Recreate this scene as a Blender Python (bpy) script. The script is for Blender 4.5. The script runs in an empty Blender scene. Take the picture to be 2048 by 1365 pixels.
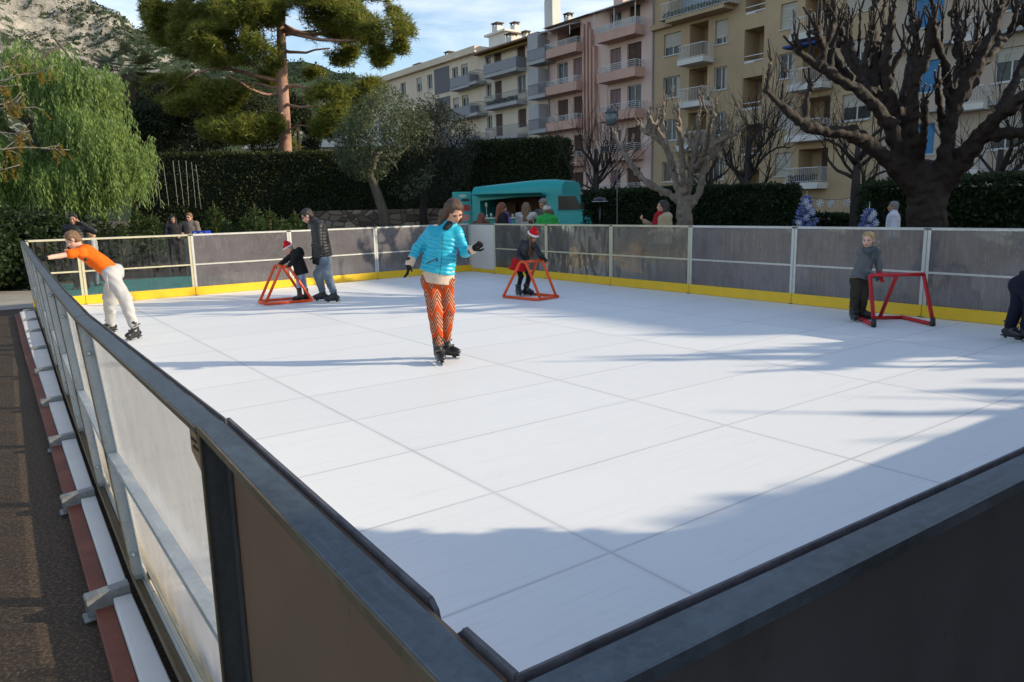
import bpy, math, random
import numpy as np
from mathutils import Vector, Matrix
R = math.radians
SC = bpy.context.scene
COL = SC.collection
rng = np.random.default_rng(7)
random.seed(7)
EYE = 1.65                      # camera height above the ice
YAW = 0.6263                    # the rink is turned by this angle
CY, SY = math.cos(YAW), math.sin(YAW)
GZ = -0.12                      # street level below the raised ice floor

def W(u, v, z=0.0):             # rink coordinates -> world
    return np.array([u*CY - v*SY, u*SY + v*CY, z])
E1 = np.array([CY, SY, 0.0]); E2 = np.array([-SY, CY, 0.0]); EZ = np.array([0, 0, 1.0])

# ---------------------------------------------------------------- camera
F_PX, PITCH, ROLL = 1496.0, 0.178, -0.022
cp, sp = math.cos(PITCH), math.sin(PITCH)
FW = np.array([0, cp, -sp]); _r = np.array([1.0, 0, 0]); _u = np.array([0, sp, cp])
RT = math.cos(ROLL)*_r + math.sin(ROLL)*_u
UP = -math.sin(ROLL)*_r + math.cos(ROLL)*_u
cam_d = bpy.data.cameras.new("camera"); cam = bpy.data.objects.new("camera", cam_d); COL.objects.link(cam)
cam_d.sensor_width = 36.0; cam_d.lens = F_PX/2048*36.0
cam_d.clip_start = 0.05; cam_d.clip_end = 6000
cam.matrix_world = Matrix(((RT[0], UP[0], -FW[0], 0), (RT[1], UP[1], -FW[1], 0), (RT[2], UP[2], -FW[2], EYE), (0, 0, 0, 1)))
SC.camera = cam

def at(x, y, Y):                # a measured photo point at distance Y -> world point
    d = FW + (x-1024)/F_PX*RT - (y-682.5)/F_PX*UP
    return d*(Y/d[1]) + np.array([0, 0, EYE])

# ---------------------------------------------------------------- linking and tagging
def tag(o, label=None, cat=None, group=None, kind=None):
    if label: o['label'] = label
    if cat: o['category'] = cat
    if group: o['group'] = group
    if kind: o['kind'] = kind
    return o
def empty(name, loc=(0, 0, 0), rz=0.0, label=None, cat=None, group=None):
    o = bpy.data.objects.new(name, None); COL.objects.link(o)
    o.location = tuple(map(float, loc)); o.rotation_euler = (0, 0, rz); o.empty_display_size = 0.2
    return tag(o, label, cat, group)
def wempty(name, loc, *a, **k):    # a thing whose parts are given in world coordinates
    o = empty(name, loc, *a, **k); o['_w'] = 1; return o
def hang(o, parent):
    if parent is None: return
    o.parent = parent
    if parent.get('_w'): o.matrix_parent_inverse = Matrix.Translation(-Vector(parent.location))
def copy_tree(o, parent=None):
    c = o.copy(); COL.objects.link(c)
    if parent is not None: c.parent = parent
    for ch in [k for k in bpy.data.objects if k.parent == o]:
        copy_tree(ch, c)
    return c

class MB:
    """collects shapes and links them as ONE mesh object"""
    def __init__(s): s.v = []; s.f = []; s.n = 0; s.sm = []; s.mi = []
    def add(s, v, f, smooth=False, mi=0):
        v = np.asarray(v, float).reshape(-1, 3); s.v.append(v)
        for q in f: s.f.append([int(i)+s.n for i in q])
        s.sm += [smooth]*len(f); s.mi += [mi]*len(f); s.n += len(v); return s
    def obox(s, c, ax, ay, az, mi=0):          # centre and three half axes
        c, ax, ay, az = (np.asarray(t, float) for t in (c, ax, ay, az))
        v = [c+i*ax+j*ay+k*az for k in (-1, 1) for j in (-1, 1) for i in (-1, 1)]
        f = [(0, 2, 3, 1), (4, 5, 7, 6), (0, 1, 5, 4), (2, 6, 7, 3), (0, 4, 6, 2), (1, 3, 7, 5)]
        if np.dot(np.cross(ax, ay), az) < 0: f = [q[::-1] for q in f]
        return s.add(v, f, False, mi)
    def box(s, x0, x1, y0, y1, z0, z1, mi=0):
        return s.obox(((x0+x1)/2, (y0+y1)/2, (z0+z1)/2), ((x1-x0)/2, 0, 0), (0, (y1-y0)/2, 0), (0, 0, (z1-z0)/2), mi)
    def beam(s, p, q, w, h, up=(0, 0, 1), mi=0):  # w across, h along up
        p, q = np.asarray(p, float), np.asarray(q, float); d = q-p; L = np.linalg.norm(d); d = d/L
        a = np.cross(d, up); a /= np.linalg.norm(a); b = np.cross(a, d)
        return s.obox((p+q)/2, d*L/2, a*w/2, b*h/2, mi)
    def tube(s, pts, r, n=8, cap=True, mi=0, jit=0.0):
        pts = np.asarray(pts, float); m = len(pts)
        r = np.broadcast_to(np.asarray(r, float), (m,))
        t = np.gradient(pts, axis=0); t /= (np.linalg.norm(t, axis=1)[:, None]+1e-12)
        ref = np.array([0, 0, 1.0]) if abs(t[0][2]) < 0.9 else np.array([1.0, 0, 0])
        a = np.cross(t[0], ref); a /= np.linalg.norm(a)
        V = []; ang = np.arange(n)*2*math.pi/n
        for i in range(m):
            a = a-t[i]*np.dot(a, t[i]); a /= np.linalg.norm(a)+1e-12
            b = np.cross(t[i], a)
            k = (r[i]*(1+jit*rng.normal(size=n)))[:, None] if jit else r[i]
            V.append(pts[i]+k*(np.cos(ang)[:, None]*a+np.sin(ang)[:, None]*b))
        f = [(i*n+j, i*n+(j+1) % n, (i+1)*n+(j+1) % n, (i+1)*n+j) for i in range(m-1) for j in range(n)]
        if cap: f += [tuple(range(n))[::-1], tuple((m-1)*n+j for j in range(n))]
        return s.add(np.concatenate(V), f, True, mi)
    def cyl(s, c, r, h, n=12, mi=0): return s.tube([c, (c[0], c[1], c[2]+h)], r, n, True, mi)
    def ball(s, c, r, n=10, m=7, mi=0):
        r = np.broadcast_to(np.asarray(r, float), (3,)); V = []; f = []
        for i in range(m+1):
            th = math.pi*i/m
            for j in range(n):
                ph = 2*math.pi*j/n
                V.append((c[0]+r[0]*math.sin(th)*math.cos(ph), c[1]+r[1]*math.sin(th)*math.sin(ph), c[2]+r[2]*math.cos(th)))
        for i in range(m):
            for j in range(n): f.append((i*n+j, (i+1)*n+j, (i+1)*n+(j+1) % n, i*n+(j+1) % n))
        return s.add(V, f, True, mi)
    def prism(s, poly, ext, mi=0, smooth=False):   # 3d polygon extruded by a vector
        poly = np.asarray(poly, float); ext = np.asarray(ext, float); n = len(poly)
        nrm = np.zeros(3)
        for i in range(n): nrm += np.cross(poly[i], poly[(i+1) % n])
        if np.dot(nrm, ext) > 0: poly = poly[::-1]
        f = [tuple(range(n)), tuple(range(2*n-1, n-1, -1))]
        f += [(i, i+n, (i+1) % n+n, (i+1) % n) for i in range(n)]
        return s.add(np.concatenate([poly, poly+ext]), f, smooth, mi)
    def build(s, name, mat, parent=None, bevel=0, seg=1, **k):
        me = bpy.data.meshes.new(name)
        me.from_pydata(np.concatenate(s.v).tolist() if s.v else [], [], s.f)
        me.polygons.foreach_set('use_smooth', s.sm)
        for m_ in (mat if isinstance(mat, (list, tuple)) else [mat]): me.materials.append(m_)
        me.polygons.foreach_set('material_index', s.mi); me.update()
        o = bpy.data.objects.new(name, me); COL.objects.link(o)
        hang(o, parent)
        if bevel:
            b = o.modifiers.new('bevel', 'BEVEL'); b.width = bevel; b.segments = seg; b.limit_method = 'ANGLE'; b.angle_limit = R(40)
        return tag(o, **k)

def raw_mesh(name, V, F, mat, parent=None, smooth=True, **k):   # fast path, F is an (n,4) or (n,3) array
    V = np.ascontiguousarray(V, np.float32); F = np.ascontiguousarray(F, np.int32)
    me = bpy.data.meshes.new(name); n, m = F.shape
    me.vertices.add(len(V)); me.vertices.foreach_set('co', V.ravel())
    me.loops.add(n*m); me.loops.foreach_set('vertex_index', F.ravel())
    me.polygons.add(n); me.polygons.foreach_set('loop_start', np.arange(0, n*m, m, dtype=np.int32))
    me.polygons.foreach_set('loop_total', np.full(n, m, np.int32))
    me.polygons.foreach_set('use_smooth', np.full(n, smooth))
    me.update(calc_edges=True); me.validate()
    me.materials.append(mat)
    o = bpy.data.objects.new(name, me); COL.objects.link(o)
    hang(o, parent)
    return tag(o, **k)

# ---------------------------------------------------------------- materials
def srgb(r, g, b): return tuple(((c/255)/12.92 if c <= 10 else (((c/255)+0.055)/1.055)**2.4) for c in (r, g, b))
class NT:
    def __init__(s, name):
        s.m = bpy.data.materials.new(name); s.m.use_nodes = True; s.t = s.m.node_tree; s.t.nodes.clear()
        s.out = s.n('ShaderNodeOutputMaterial')
    def n(s, typ, **kw):
        nd = s.t.nodes.new(typ)
        for k, v in kw.items():
            if k.startswith('_'): setattr(nd, k[1:], v)
            else:
                key = int(k[1:]) if k[0] == 'i' and k[1:].isdigit() else k.replace('__', ' ')
                s.set(nd, key, v)
        return nd
    def set(s, nd, key, v):
        if isinstance(v, bpy.types.NodeSocket): s.t.links.new(v, nd.inputs[key])
        else:
            if isinstance(v, tuple) and len(v) == 3 and nd.inputs[key].type == 'RGBA': v = (*v, 1)
            nd.inputs[key].default_value = v
    def coord(s, kind='Object'): return s.n('ShaderNodeTexCoord').outputs[kind]
    def noise(s, scale, detail=4, rough=.55, co=None, stretch=None, dist=0.0):
        co = co or s.coord()
        if stretch: co = s.n('ShaderNodeMapping', Vector=co, Scale=stretch).outputs[0]
        return s.n('ShaderNodeTexNoise', Vector=co, Scale=scale, Detail=detail, Roughness=rough, Distortion=dist).outputs['Fac']
    def ramp(s, fac, stops, interp='LINEAR'):
        r = s.n('ShaderNodeValToRGB', Fac=fac); e = r.color_ramp.elements; r.color_ramp.interpolation = interp
        while len(e) < len(stops): e.new(0.5)
        for el, (p, c) in zip(e, stops):
            el.position = p; el.color = (*c, 1) if not isinstance(c, (int, float)) else (c, c, c, 1)
        return r.outputs[0]
    def mix(s, fac, a, b, mode='MIX'):
        m = s.n('ShaderNodeMix', _data_type='RGBA', _blend_type=mode)
        for k, v in ((0, fac), (6, a), (7, b)):
            if isinstance(v, bpy.types.NodeSocket): s.t.links.new(v, m.inputs[k])
            else: m.inputs[k].default_value = (*v, 1) if isinstance(v, tuple) else v
        return m.outputs[2]
    def math(s, op, a, b=0.0, c=0.0):
        m = s.n('ShaderNodeMath', _operation=op)
        for k, v in enumerate((a, b, c)):
            if isinstance(v, bpy.types.NodeSocket): s.t.links.new(v, m.inputs[k])
            else: m.inputs[k].default_value = v
        return m.outputs[0]
    def bump(s, h, strength=.3, dist=.02): return s.n('ShaderNodeBump', Height=h, Strength=strength, Distance=dist).outputs[0]
    def bsdf(s, col, rough=.6, metal=0.0, normal=None, spec=.5, **kw):
        b = s.n('ShaderNodeBsdfPrincipled')
        s.set(b, 'Base Color', col); s.set(b, 'Roughness', rough); s.set(b, 'Metallic', metal); s.set(b, 'Specular IOR Level', spec)
        if normal is not None: s.set(b, 'Normal', normal)
        for k, v in kw.items(): s.set(b, k.replace('_', ' '), v)
        return b.outputs[0]
    def end(s, sh): s.t.links.new(sh, s.out.inputs[0]); return s.m

def plain(name, col, rough=.6, var=.15, scale=8, metal=0.0, bump=0.0, bscale=60, spec=.4, **kw):
    t = NT(name); n = t.noise(scale)
    lo = tuple(c*(1-var) for c in col); hi = tuple(min(1, c*(1+var)) for c in col)
    c = t.ramp(n, [(.3, lo), (.7, hi)])
    nb = t.bump(t.noise(bscale, 3), bump, .01) if bump else None
    return t.end(t.bsdf(c, rough, metal, nb, spec, **kw))
def leafmat(name, stops, trans=.35, rough=.55, spec=.3, nscale=.6):
    t = NT(name)
    rnd = t.n('ShaderNodeNewGeometry').outputs['Random Per Island']
    f = t.math('ADD', t.math('MULTIPLY', rnd, .6), t.math('MULTIPLY', t.noise(nscale, 3), .4))
    c = t.ramp(f, stops)
    a = t.bsdf(c, rough, 0, None, spec)
    tr = t.n('ShaderNodeBsdfTranslucent', Color=t.mix(.5, c, tuple(min(1, x*1.5) for x in stops[-1][1]))).outputs[0]
    return t.end(t.n('ShaderNodeMixShader', i0=trans, i1=a, i2=tr).outputs[0])

# ---------------------------------------------------------------- world, sun, view
SUN_EL, SUN_AZ = R(21.4), math.atan2(-0.06, 0.998)
SUN_DIR = np.array([math.cos(SUN_EL)*math.cos(SUN_AZ), math.cos(SUN_EL)*math.sin(SUN_AZ), math.sin(SUN_EL)])
w = bpy.data.worlds.new("World"); SC.world = w; w.use_nodes = True
wt = w.node_tree; wt.nodes.clear()
def wn(typ, **k):
    nd = wt.nodes.new(typ)
    for a, b in k.items(): setattr(nd, a, b)
    return nd
sky = wn('ShaderNodeTexSky', sky_type='NISHITA', sun_disc=False, sun_elevation=SUN_EL, sun_rotation=math.pi/2-SUN_AZ, air_density=1.0, dust_density=0.3, ozone_density=1.0)
tc = wn('ShaderNodeTexCoord'); mp = wn('ShaderNodeMapping'); mp.inputs['Scale'].default_value = (1.2, 1.0, 5.0); mp.inputs['Rotation'].default_value = (0.0, 0.25, 0.3)
mp.inputs['Location'].default_value = (0.35, 0.0, 0.2)
nz = wn('ShaderNodeTexNoise'); nz.inputs['Scale'].default_value = 2.2; nz.inputs['Detail'].default_value = 7; nz.inputs['Roughness'].default_value = .55; nz.inputs['Distortion'].default_value = .35
cr = wn('ShaderNodeValToRGB'); cr.color_ramp.elements[0].position = .49; cr.color_ramp.elements[1].position = .72
cr.color_ramp.elements[0].color = (0, 0, 0, 1); cr.color_ramp.elements[1].color = (.9, .9, .9, 1)
mxc = wn('ShaderNodeMix', data_type='RGBA'); bg = wn('ShaderNodeBackground'); ow = wn('ShaderNodeOutputWorld')
L = wt.links.new
L(tc.outputs['Generated'], mp.inputs[0]); L(mp.outputs[0], nz.inputs[0]); L(nz.outputs['Fac'], cr.inputs[0])
L(cr.outputs[0], mxc.inputs[0]); L(sky.outputs[0], mxc.inputs[6]); mxc.inputs[7].default_value = (6.0, 6.2, 6.6, 1)
L(mxc.outputs[2], bg.inputs[0]); bg.inputs[1].default_value = 0.13; L(bg.outputs[0], ow.inputs[0])
sl = bpy.data.lights.new('sun', 'SUN'); sun = bpy.data.objects.new('sun', sl); COL.objects.link(sun)
sl.energy = 3.45; sl.angle = R(0.53); sl.color = (1.0, .865, .64)
sun.rotation_euler = Vector(SUN_DIR).to_track_quat('Z', 'Y').to_euler()
sun.location = (30, 0, 30)
SC.view_settings.view_transform = 'Standard'; SC.view_settings.look = 'None'; SC.view_settings.gamma = 1; SC.view_settings.exposure = 0.75
# ================================================================ ground, ice and the rink barrier
t = NT('asphalt'); co = t.coord()
n1 = t.noise(1.2, 5, .6, co); n2 = t.noise(58, 4, .8, co); n3 = t.noise(14, 4, .7, co)
c = t.mix(n1, (.038, .025, .016), (.070, .047, .031)); c = t.mix(t.ramp(n2, [(.50, 0.0), (.66, .85)]), c, (.21, .15, .098)); c = t.mix(t.math('MULTIPLY', t.math('GREATER_THAN', n3, .66), .35), c, (.05, .045, .04))
M_ASPH = t.end(t.bsdf(c, .85, 0, t.bump(n2, .6, .01), .3))
t = NT('grit'); n1 = t.noise(2, 5); M_GRIT = t.end(t.bsdf(t.ramp(n1, [(.3, (.26, .23, .19)), (.7, (.36, .325, .28))]), .9))
t = NT('ice_panel'); co = t.coord(); sx = t.n('ShaderNodeSeparateXYZ', i0=co)
def grid(val, off, step, wd):
    q = t.math('DIVIDE', t.math('SUBTRACT', val, off), step); fr = t.math('ABSOLUTE', t.math('SUBTRACT', t.math('FRACT', t.math('ADD', q, .5)), .5))
    return t.math('LESS_THAN', t.math('MULTIPLY', fr, step), wd), t.math('FLOOR', q), t.math('MULTIPLY', fr, step)
wob = t.noise(1.1, 3, .6, co)
lu, fu, du = grid(sx.outputs[0], 2.34, 2.115, .008); lv, fv, dv = grid(sx.outputs[1], 2.46, .985, .007)
soft = t.math('MAXIMUM', t.math('SUBTRACT', 1.0, t.math('DIVIDE', du, .035)), t.math('SUBTRACT', 1.0, t.math('DIVIDE', dv, .02)))
soft = t.math('MULTIPLY', t.math('MAXIMUM', soft, 0.0), .17)
lin = t.math('MULTIPLY', t.math('MAXIMUM', lu, lv), t.math('ADD', .2, t.math('MULTIPLY', wob, .5)))
cell = t.n('ShaderNodeTexWhiteNoise', _noise_dimensions='3D', Vector=t.n('ShaderNodeCombineXYZ', X=fu, Y=fv, Z=0.0).outputs[0]).outputs['Value']
base = t.mix(cell, (.80, .80, .80), (.84, .84, .835))
dirt = t.noise(1.6, 6, .65, co); base = t.mix(t.math('MULTIPLY', t.ramp(dirt, [(.45, 0.0), (.8, 1.0)]), .18), base, (.66, .66, .66))
scr = t.noise(3, 5, .7, co, stretch=(1, 14, 1), dist=1.2); base = t.mix(t.math('MULTIPLY', t.ramp(scr, [(.6, 0.0), (.75, 1.0)]), .14), base, (.68, .68, .68))
spk = t.noise(42, 2, .5, co); base = t.mix(t.math('MULTIPLY', t.ramp(spk, [(.73, 0.0), (.77, 1.0)]), .45), base, (.4, .4, .4))
for an, sd in ((.35, 1.0), (1.15, 5.0), (2.2, 9.0), (2.8, 13.0)):
    mpc = t.n('ShaderNodeMapping', Vector=co, Rotation=(0.0, 0.0, an), Location=(sd, sd, 0.0), Scale=(.55, 13.0, 1.0)).outputs[0]; sn = t.n('ShaderNodeTexNoise', Vector=mpc, Scale=1.6, Detail=5.0, Roughness=.62, Distortion=.35).outputs['Fac']
    base = t.mix(t.math('MULTIPLY', t.ramp(sn, [(.60, 0.0), (.66, 1.0)]), .16), base, (.60, .61, .62))
base = t.mix(t.math('MAXIMUM', lin, soft), base, (.30, .30, .31))
M_ICE = t.end(t.bsdf(base, t.math('ADD', .34, t.math('MULTIPLY', dirt, .25)), 0, t.bump(t.noise(5, 4, .6, co), .05, .02), .35))
def galv(name, a, b, rough=.45, metal=.75):
    t = NT(name); co = t.coord(); v = t.n('ShaderNodeTexVoronoi', Vector=co, Scale=85.0).outputs['Color']; n = t.noise(4.5, 7, .7, co, stretch=(1, 3.2, 1), dist=.6)
    v1 = t.n('ShaderNodeSeparateColor', i0=v).outputs[0]
    c = t.ramp(t.math('ADD', t.math('MULTIPLY', v1, .13), t.math('MULTIPLY', n, .87)), [(.25, a), (.75, b)])
    st = t.noise(9, 5, .75); sc = t.noise(26, 3, .6, co, stretch=(.35, 4, 1)); c = t.mix(t.math('MULTIPLY', t.ramp(sc, [(.6, 0.0), (.72, 1.0)]), .22), c, tuple(min(1, x*1.5) for x in b)); c = t.mix(t.math('MULTIPLY', t.ramp(st, [(.62, 0.0), (.78, 1.0)]), .4), c, (.2, .15, .09))
    return t.end(t.bsdf(c, t.math('ADD', rough-.12, t.math('MULTIPLY', n, .3)), metal, t.bump(n, .12, .01), .5))
M_GALV = galv('galvanised_steel', (.42, .45, .46), (.68, .70, .70), .5, .45)
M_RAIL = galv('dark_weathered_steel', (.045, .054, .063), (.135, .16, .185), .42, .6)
M_BRK = galv('bracket_steel', (.17, .18, .185), (.34, .35, .35), .5, .5)
M_SHADY = galv('shade_toned_post_steel', (.05, .05, .052), (.10, .10, .10), .6, .3)  # shade on the corner posts is put into this darker steel colour
M_OXID = galv('brown_oxidised_steel', (.09, .065, .036), (.20, .155, .095), .6, .3)
M_PALE = galv('pale_fence_steel', (.42, .41, .37), (.64, .63, .58), .6, .2)
M_YELF = galv('yellowed_fence_steel', (.42, .38, .24), (.62, .57, .40), .6, .15)
t = NT('yellow_plastic'); co = t.coord(); n = t.noise(3, 5, .6, co); s1 = t.noise(7, 5, .75, co, stretch=(1, 1, 5)); s2 = t.noise(2.2, 5, .7, co)
c = t.ramp(n, [(.3, (.74, .45, .010)), (.7, (.84, .53, .016))]); c = t.mix(t.math('MULTIPLY', t.ramp(s1, [(.58, 0.0), (.72, 1.0)]), .45), c, (.22, .14, .03)); c = t.mix(t.math('MULTIPLY', t.ramp(s2, [(.5, 0.0), (.75, 1.0)]), .3), c, (.45, .30, .04)); M_YEL = t.end(t.bsdf(c, .45, 0, None, .5))
def sheetmat(name, col, transp, transl, streak, dark, glossy=.1, sx_=9):
    t = NT(name); co = t.coord(); oi = t.n('ShaderNodeObjectInfo').outputs['Random']
    co = t.n('ShaderNodeVectorMath', _operation='ADD', i0=co, i1=t.n('ShaderNodeCombineXYZ', X=t.math('MULTIPLY', oi, 37.0), Y=0.0, Z=t.math('MULTIPLY', oi, 11.0)).outputs[0]).outputs[0]
    st = t.noise(3.0, 5, .65, co, stretch=(sx_, 1, .45)); cl = t.ramp(t.noise(1.3, 7, .7, co), [(.35, 0.0), (.68, 1.0)])
    f = t.math('MULTIPLY', t.ramp(st, [(.40, 0.0), (.70, 1.0)]), streak)
    c = t.mix(f, col, dark); c = t.mix(t.math('MULTIPLY', cl, .65), c, dark)
    sp = t.noise(26, 2, .6, co); c = t.mix(t.math('MULTIPLY', t.ramp(sp, [(.68, 0.0), (.74, 1.0)]), .35), c, tuple(x*.35 for x in dark))
    d = t.bsdf(c, .45, 0, None, .3)
    tl = t.n('ShaderNodeBsdfTranslucent', Color=c).outputs[0]
    a = t.n('ShaderNodeMixShader', i0=transl, i1=d, i2=tl).outputs[0]
    tp = t.math('MULTIPLY', transp, t.math('SUBTRACT', 1.25, t.math('MULTIPLY', f, .9)))
    a = t.n('ShaderNodeMixShader', i0=tp, i1=a, i2=t.n('ShaderNodeBsdfTransparent', Color=(.97, .97, .95)).outputs[0]).outputs[0]
    nb = t.bump(t.noise(1.6, 3, .5, co, stretch=(1, 1, .7)), .6, .06)
    g = t.n('ShaderNodeBsdfGlossy', Color=(.9, .9, .9), Roughness=.12, Normal=nb).outputs[0]
    fr = t.n('ShaderNodeFresnel', IOR=1.35, Normal=nb).outputs[0]
    return t.end(t.n('ShaderNodeMixShader', i0=t.math('MULTIPLY', fr, glossy*4), i1=a, i2=g).outputs[0])
M_CLEAR = sheetmat('clear_scuffed_sheet', (.24, .24, .23), .86, .35, .45, (.12, .12, .12), .28)
M_HAZY = sheetmat('hazy_scuffed_sheet', (.36, .34, .31), .60, .35, .8, (.16, .15, .135), .34)
M_GREY = sheetmat('grey_scuffed_sheet', (.37, .33, .33), .40, .30, .85, (.13, .115, .12), .42)
M_MILK = sheetmat('milky_sheet', (.74, .72, .74), .68, .55, .45, (.56, .53, .56), .12, 2.5)
M_TAN = sheetmat('tan_sheet', (.27, .175, .115), .02, .2, .2, (.21, .135, .09), .05)
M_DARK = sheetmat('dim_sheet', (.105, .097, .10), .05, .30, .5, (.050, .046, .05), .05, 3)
M_WHITE = plain('white_board', (.62, .58, .53), .5, .05, 4)
M_PLINTH = plain('edge_plastic', (.095, .088, .098), .5, .35, 30, bump=.4)
t = NT('white_plank'); n = t.noise(4, 5, .6); g_ = t.noise(30, 3, .7)
c = t.mix(n, (.60, .565, .545), (.74, .71, .69)); c = t.mix(t.math('MULTIPLY', t.ramp(g_, [(.66, 0.0), (.72, 1.0)]), .5), c, (.25, .2, .18)); M_PLANK = t.end(t.bsdf(c, .6))
t = NT('red_brown_board'); n = t.noise(3, 6, .7); g_ = t.noise(22, 4, .7)
c = t.ramp(n, [(.3, (.13, .030, .016)), (.55, (.21, .055, .028)), (.8, (.30, .11, .06))]); c = t.mix(t.math('MULTIPLY', g_, .35), c, (.09, .04, .025)); M_RED = t.end(t.bsdf(c, .7, 0, t.bump(n, .3, .01)))

B = MB(); B.add([(-3000, -3000, GZ), (3000, -3000, GZ), (3000, 3000, GZ), (-3000, 3000, GZ)], [(0, 1, 2, 3)]); tag(B.build('ground', M_ASPH), kind='structure')
B = MB(); B.add([W(-14, 17.5, GZ+.004), W(40, 17.5, GZ+.004), W(40, 23, GZ+.004), W(-14, 23, GZ+.004)], [(0, 1, 2, 3)]); tag(B.build('path', M_GRIT), kind='structure')
LV = [1.53, 3.6, 5.05, 6.5, 7.95, 9.65, 11.3, 13.1, 14.6, 16.12]
LU = [.385, .395, .44, .495, .55, .62, .69, .76, .82, .88]
poly = [(10.75, .2), (10.75, 16.6), (9.9, 16.55), (7.93, 16.42), (5.78, 16.24), (3.72, 16.15), (.9, 16.15)]+[(u+.095, v) for u, v in zip(LU[::-1], LV[::-1])]+[(.345, .5), (.40, .44)]
B = MB(); B.prism([(u, v, -.05) for u, v in poly], (0, 0, .05)); ice = B.build('ice_floor', M_ICE); ice.rotation_euler = (0, 0, YAW); tag(ice, kind='structure')
B = MB(); B.prism([(u, v, GZ+.003) for u, v in poly], (0, 0, -.055-GZ)); sub = B.build('rink_base', M_PLINTH); sub.rotation_euler = (0, 0, YAW); tag(sub, kind='structure')
M_TEAL = plain('teal_mat', (.03, .17, .155), .9, .2, 3)
m_ = MB(); m_.box(1.3, 5.6, 19.4, 22.8, GZ+.008, GZ+.02); mt = m_.build('teal_mat', M_TEAL); mt.rotation_euler = (0, 0, YAW)
tag(mt, 'teal carpet mat on the ground behind the clear barrier panels', 'mat')

HB, DB = 1.24, .046      # barrier height, frame depth
def panel(p0, p1, sheet, label, group, frame=M_PALE, top=M_PALE, lip=None, lean=0.0, proud=True, bracket=False, kick=True, sheet_z0=.02, rail_h=.035, bolts=True, mid=True, broken=False):
    """p0 -> p1 with the ice on the left-hand side; local x runs along the panel, local y points at the ice"""
    p0, p1 = np.asarray(p0, float), np.asarray(p1, float); d = p1-p0; Ln = float(np.linalg.norm(d)); ang = math.atan2(d[1], d[0])
    if not proud: p0 = p0-np.array([-d[1], d[0], 0])/Ln*.006
    root = empty('barrier_panel', p0, 0, label, 'barrier panel', group); root.rotation_euler = (lean, 0, ang)
    g = .004
    y_sh = (-.016, -.008) if proud else (.001, .007)
    lip = lip or frame
    for x0, s in ((g, 1), (Ln-g, -1)):
        b = MB(); b.box(min(x0, x0+s*.006), max(x0, x0+s*.006), -DB, 0, .0, HB-rail_h)
        b.box(min(x0+s*.0065, x0+s*.045), max(x0+s*.0065, x0+s*.045), -.005, -.0005, .0, HB-rail_h)
        po = b.build('post', frame, root)
        b = MB(); b.box(min(x0-s*.001, x0+s*.012), max(x0-s*.001, x0+s*.012), -DB-.004, -DB-.0005, .0, HB-rail_h); b.build('flange', lip, po)
        if bolts:
            for zb in ((HB-.16, .14) if s > 0 else (HB-.16,)):
                b = MB(); xx = x0+s*.0065; b.tube([(xx, -.026, zb), (xx+s*.010, -.026, zb)], .012, 6); b.ball((xx+s*.014, -.026, zb), .009, 8, 5); b.build('bolt', M_GALV, root)
    b = MB(); b.box(g, Ln-g, -DB-.002, -.002 if not proud else 0.0, HB-.006, HB); tr = b.build('top_rail', top, root, bevel=.0015)
    b = MB(); b.box(g, Ln-g, -DB-.006, -DB-.0025, HB-rail_h, HB-.001); b.build('flange', lip, tr)
    if proud:
        b = MB(); b.box(g+.047, Ln-g-.047, -.006, -.001, HB-rail_h, HB-.0065); b.build('flange', frame, tr)
    if mid:
        b = MB(); b.box(g+.0075, Ln-g-.0075, -.036, -.0165 if proud else -.001, .625, .632); b.box(g+.0075, Ln-g-.0075, -.041, -.0365, .606, .634)
        if proud: b.box(g+.046, Ln-g-.046, -.0075, -.0015, .612, .640)
        b.build('mid_rail', frame, root)
    b = MB(); b.box(g+.0075, Ln-g-.0075, -.044, -.0165, .004, .012); b.box(g+.0075, Ln-g-.0075, -.050, -.0445, .004, .04); b.build('bottom_rail', lip, root)
    b = MB(); zt = HB-.008 if proud else HB-.007
    b.box(g+.0085, Ln-g-.0085, y_sh[0], y_sh[1], sheet_z0, zt); b.build('clear_sheet' if sheet in (M_CLEAR, M_HAZY) else 'panel_sheet', sheet, root)
    if not proud:
        b = MB(); 
        if broken:   # worn plastic edging, chipped near one end
            a0, a1 = Ln-.165, Ln-.105
            b.box(a1+.012, Ln-g, .0075, .0135, HB-.03, HB+.003); b.box(g, a0, .0075, .0135, HB-.03, HB+.003)
            b.prism([(a0+.001, .008, HB-.03), (a0+.022, .008, HB-.03), (a0+.012, .008, HB-.006), (a0+.006, .008, HB-.002), (a0+.001, .008, HB+.002)], (0, .006, 0)); b.prism([(a1+.011, .008, HB-.03), (a1-.012, .008, HB-.03), (a1-.004, .008, HB-.012), (a1+.011, .008, HB+.001)], (0, .006, 0))
        else: b.box(g, Ln-g, .0075, .0110, HB-.03, HB+.001)
        b.build('edge_strip', M_PLINTH, root)
    if kick:
        b = MB(); b.box(g, Ln-g, y_sh[1]+.0095 if not proud else .001, y_sh[1]+.0215 if not proud else .013, .004, .172 if proud else .085); b.build('kickboard', M_YEL, root, bevel=.003)
        b = MB(); b.box(-.035, .035, .014, .03, .002, .012); b.build('foot_clip', M_PLINTH, root)
    if bracket:
        b = MB(); b.box(-.028, .028, -.245, -.069, .010, .016); b.box(.0285, .0335, -.245, -.069, -.075, .016); b.box(-.028, .06, -.268, -.215, -.082, -.076); b.box(-.028, .028, -.25, -.2455, -.075, .010)
        b.build('foot_bracket', M_BRK, root)
    return root

ORD = ['first', 'second', 'third', 'fourth', 'fifth', 'sixth', 'seventh', 'eighth', 'ninth', 'tenth', 'eleventh', 'twelfth']
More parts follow.
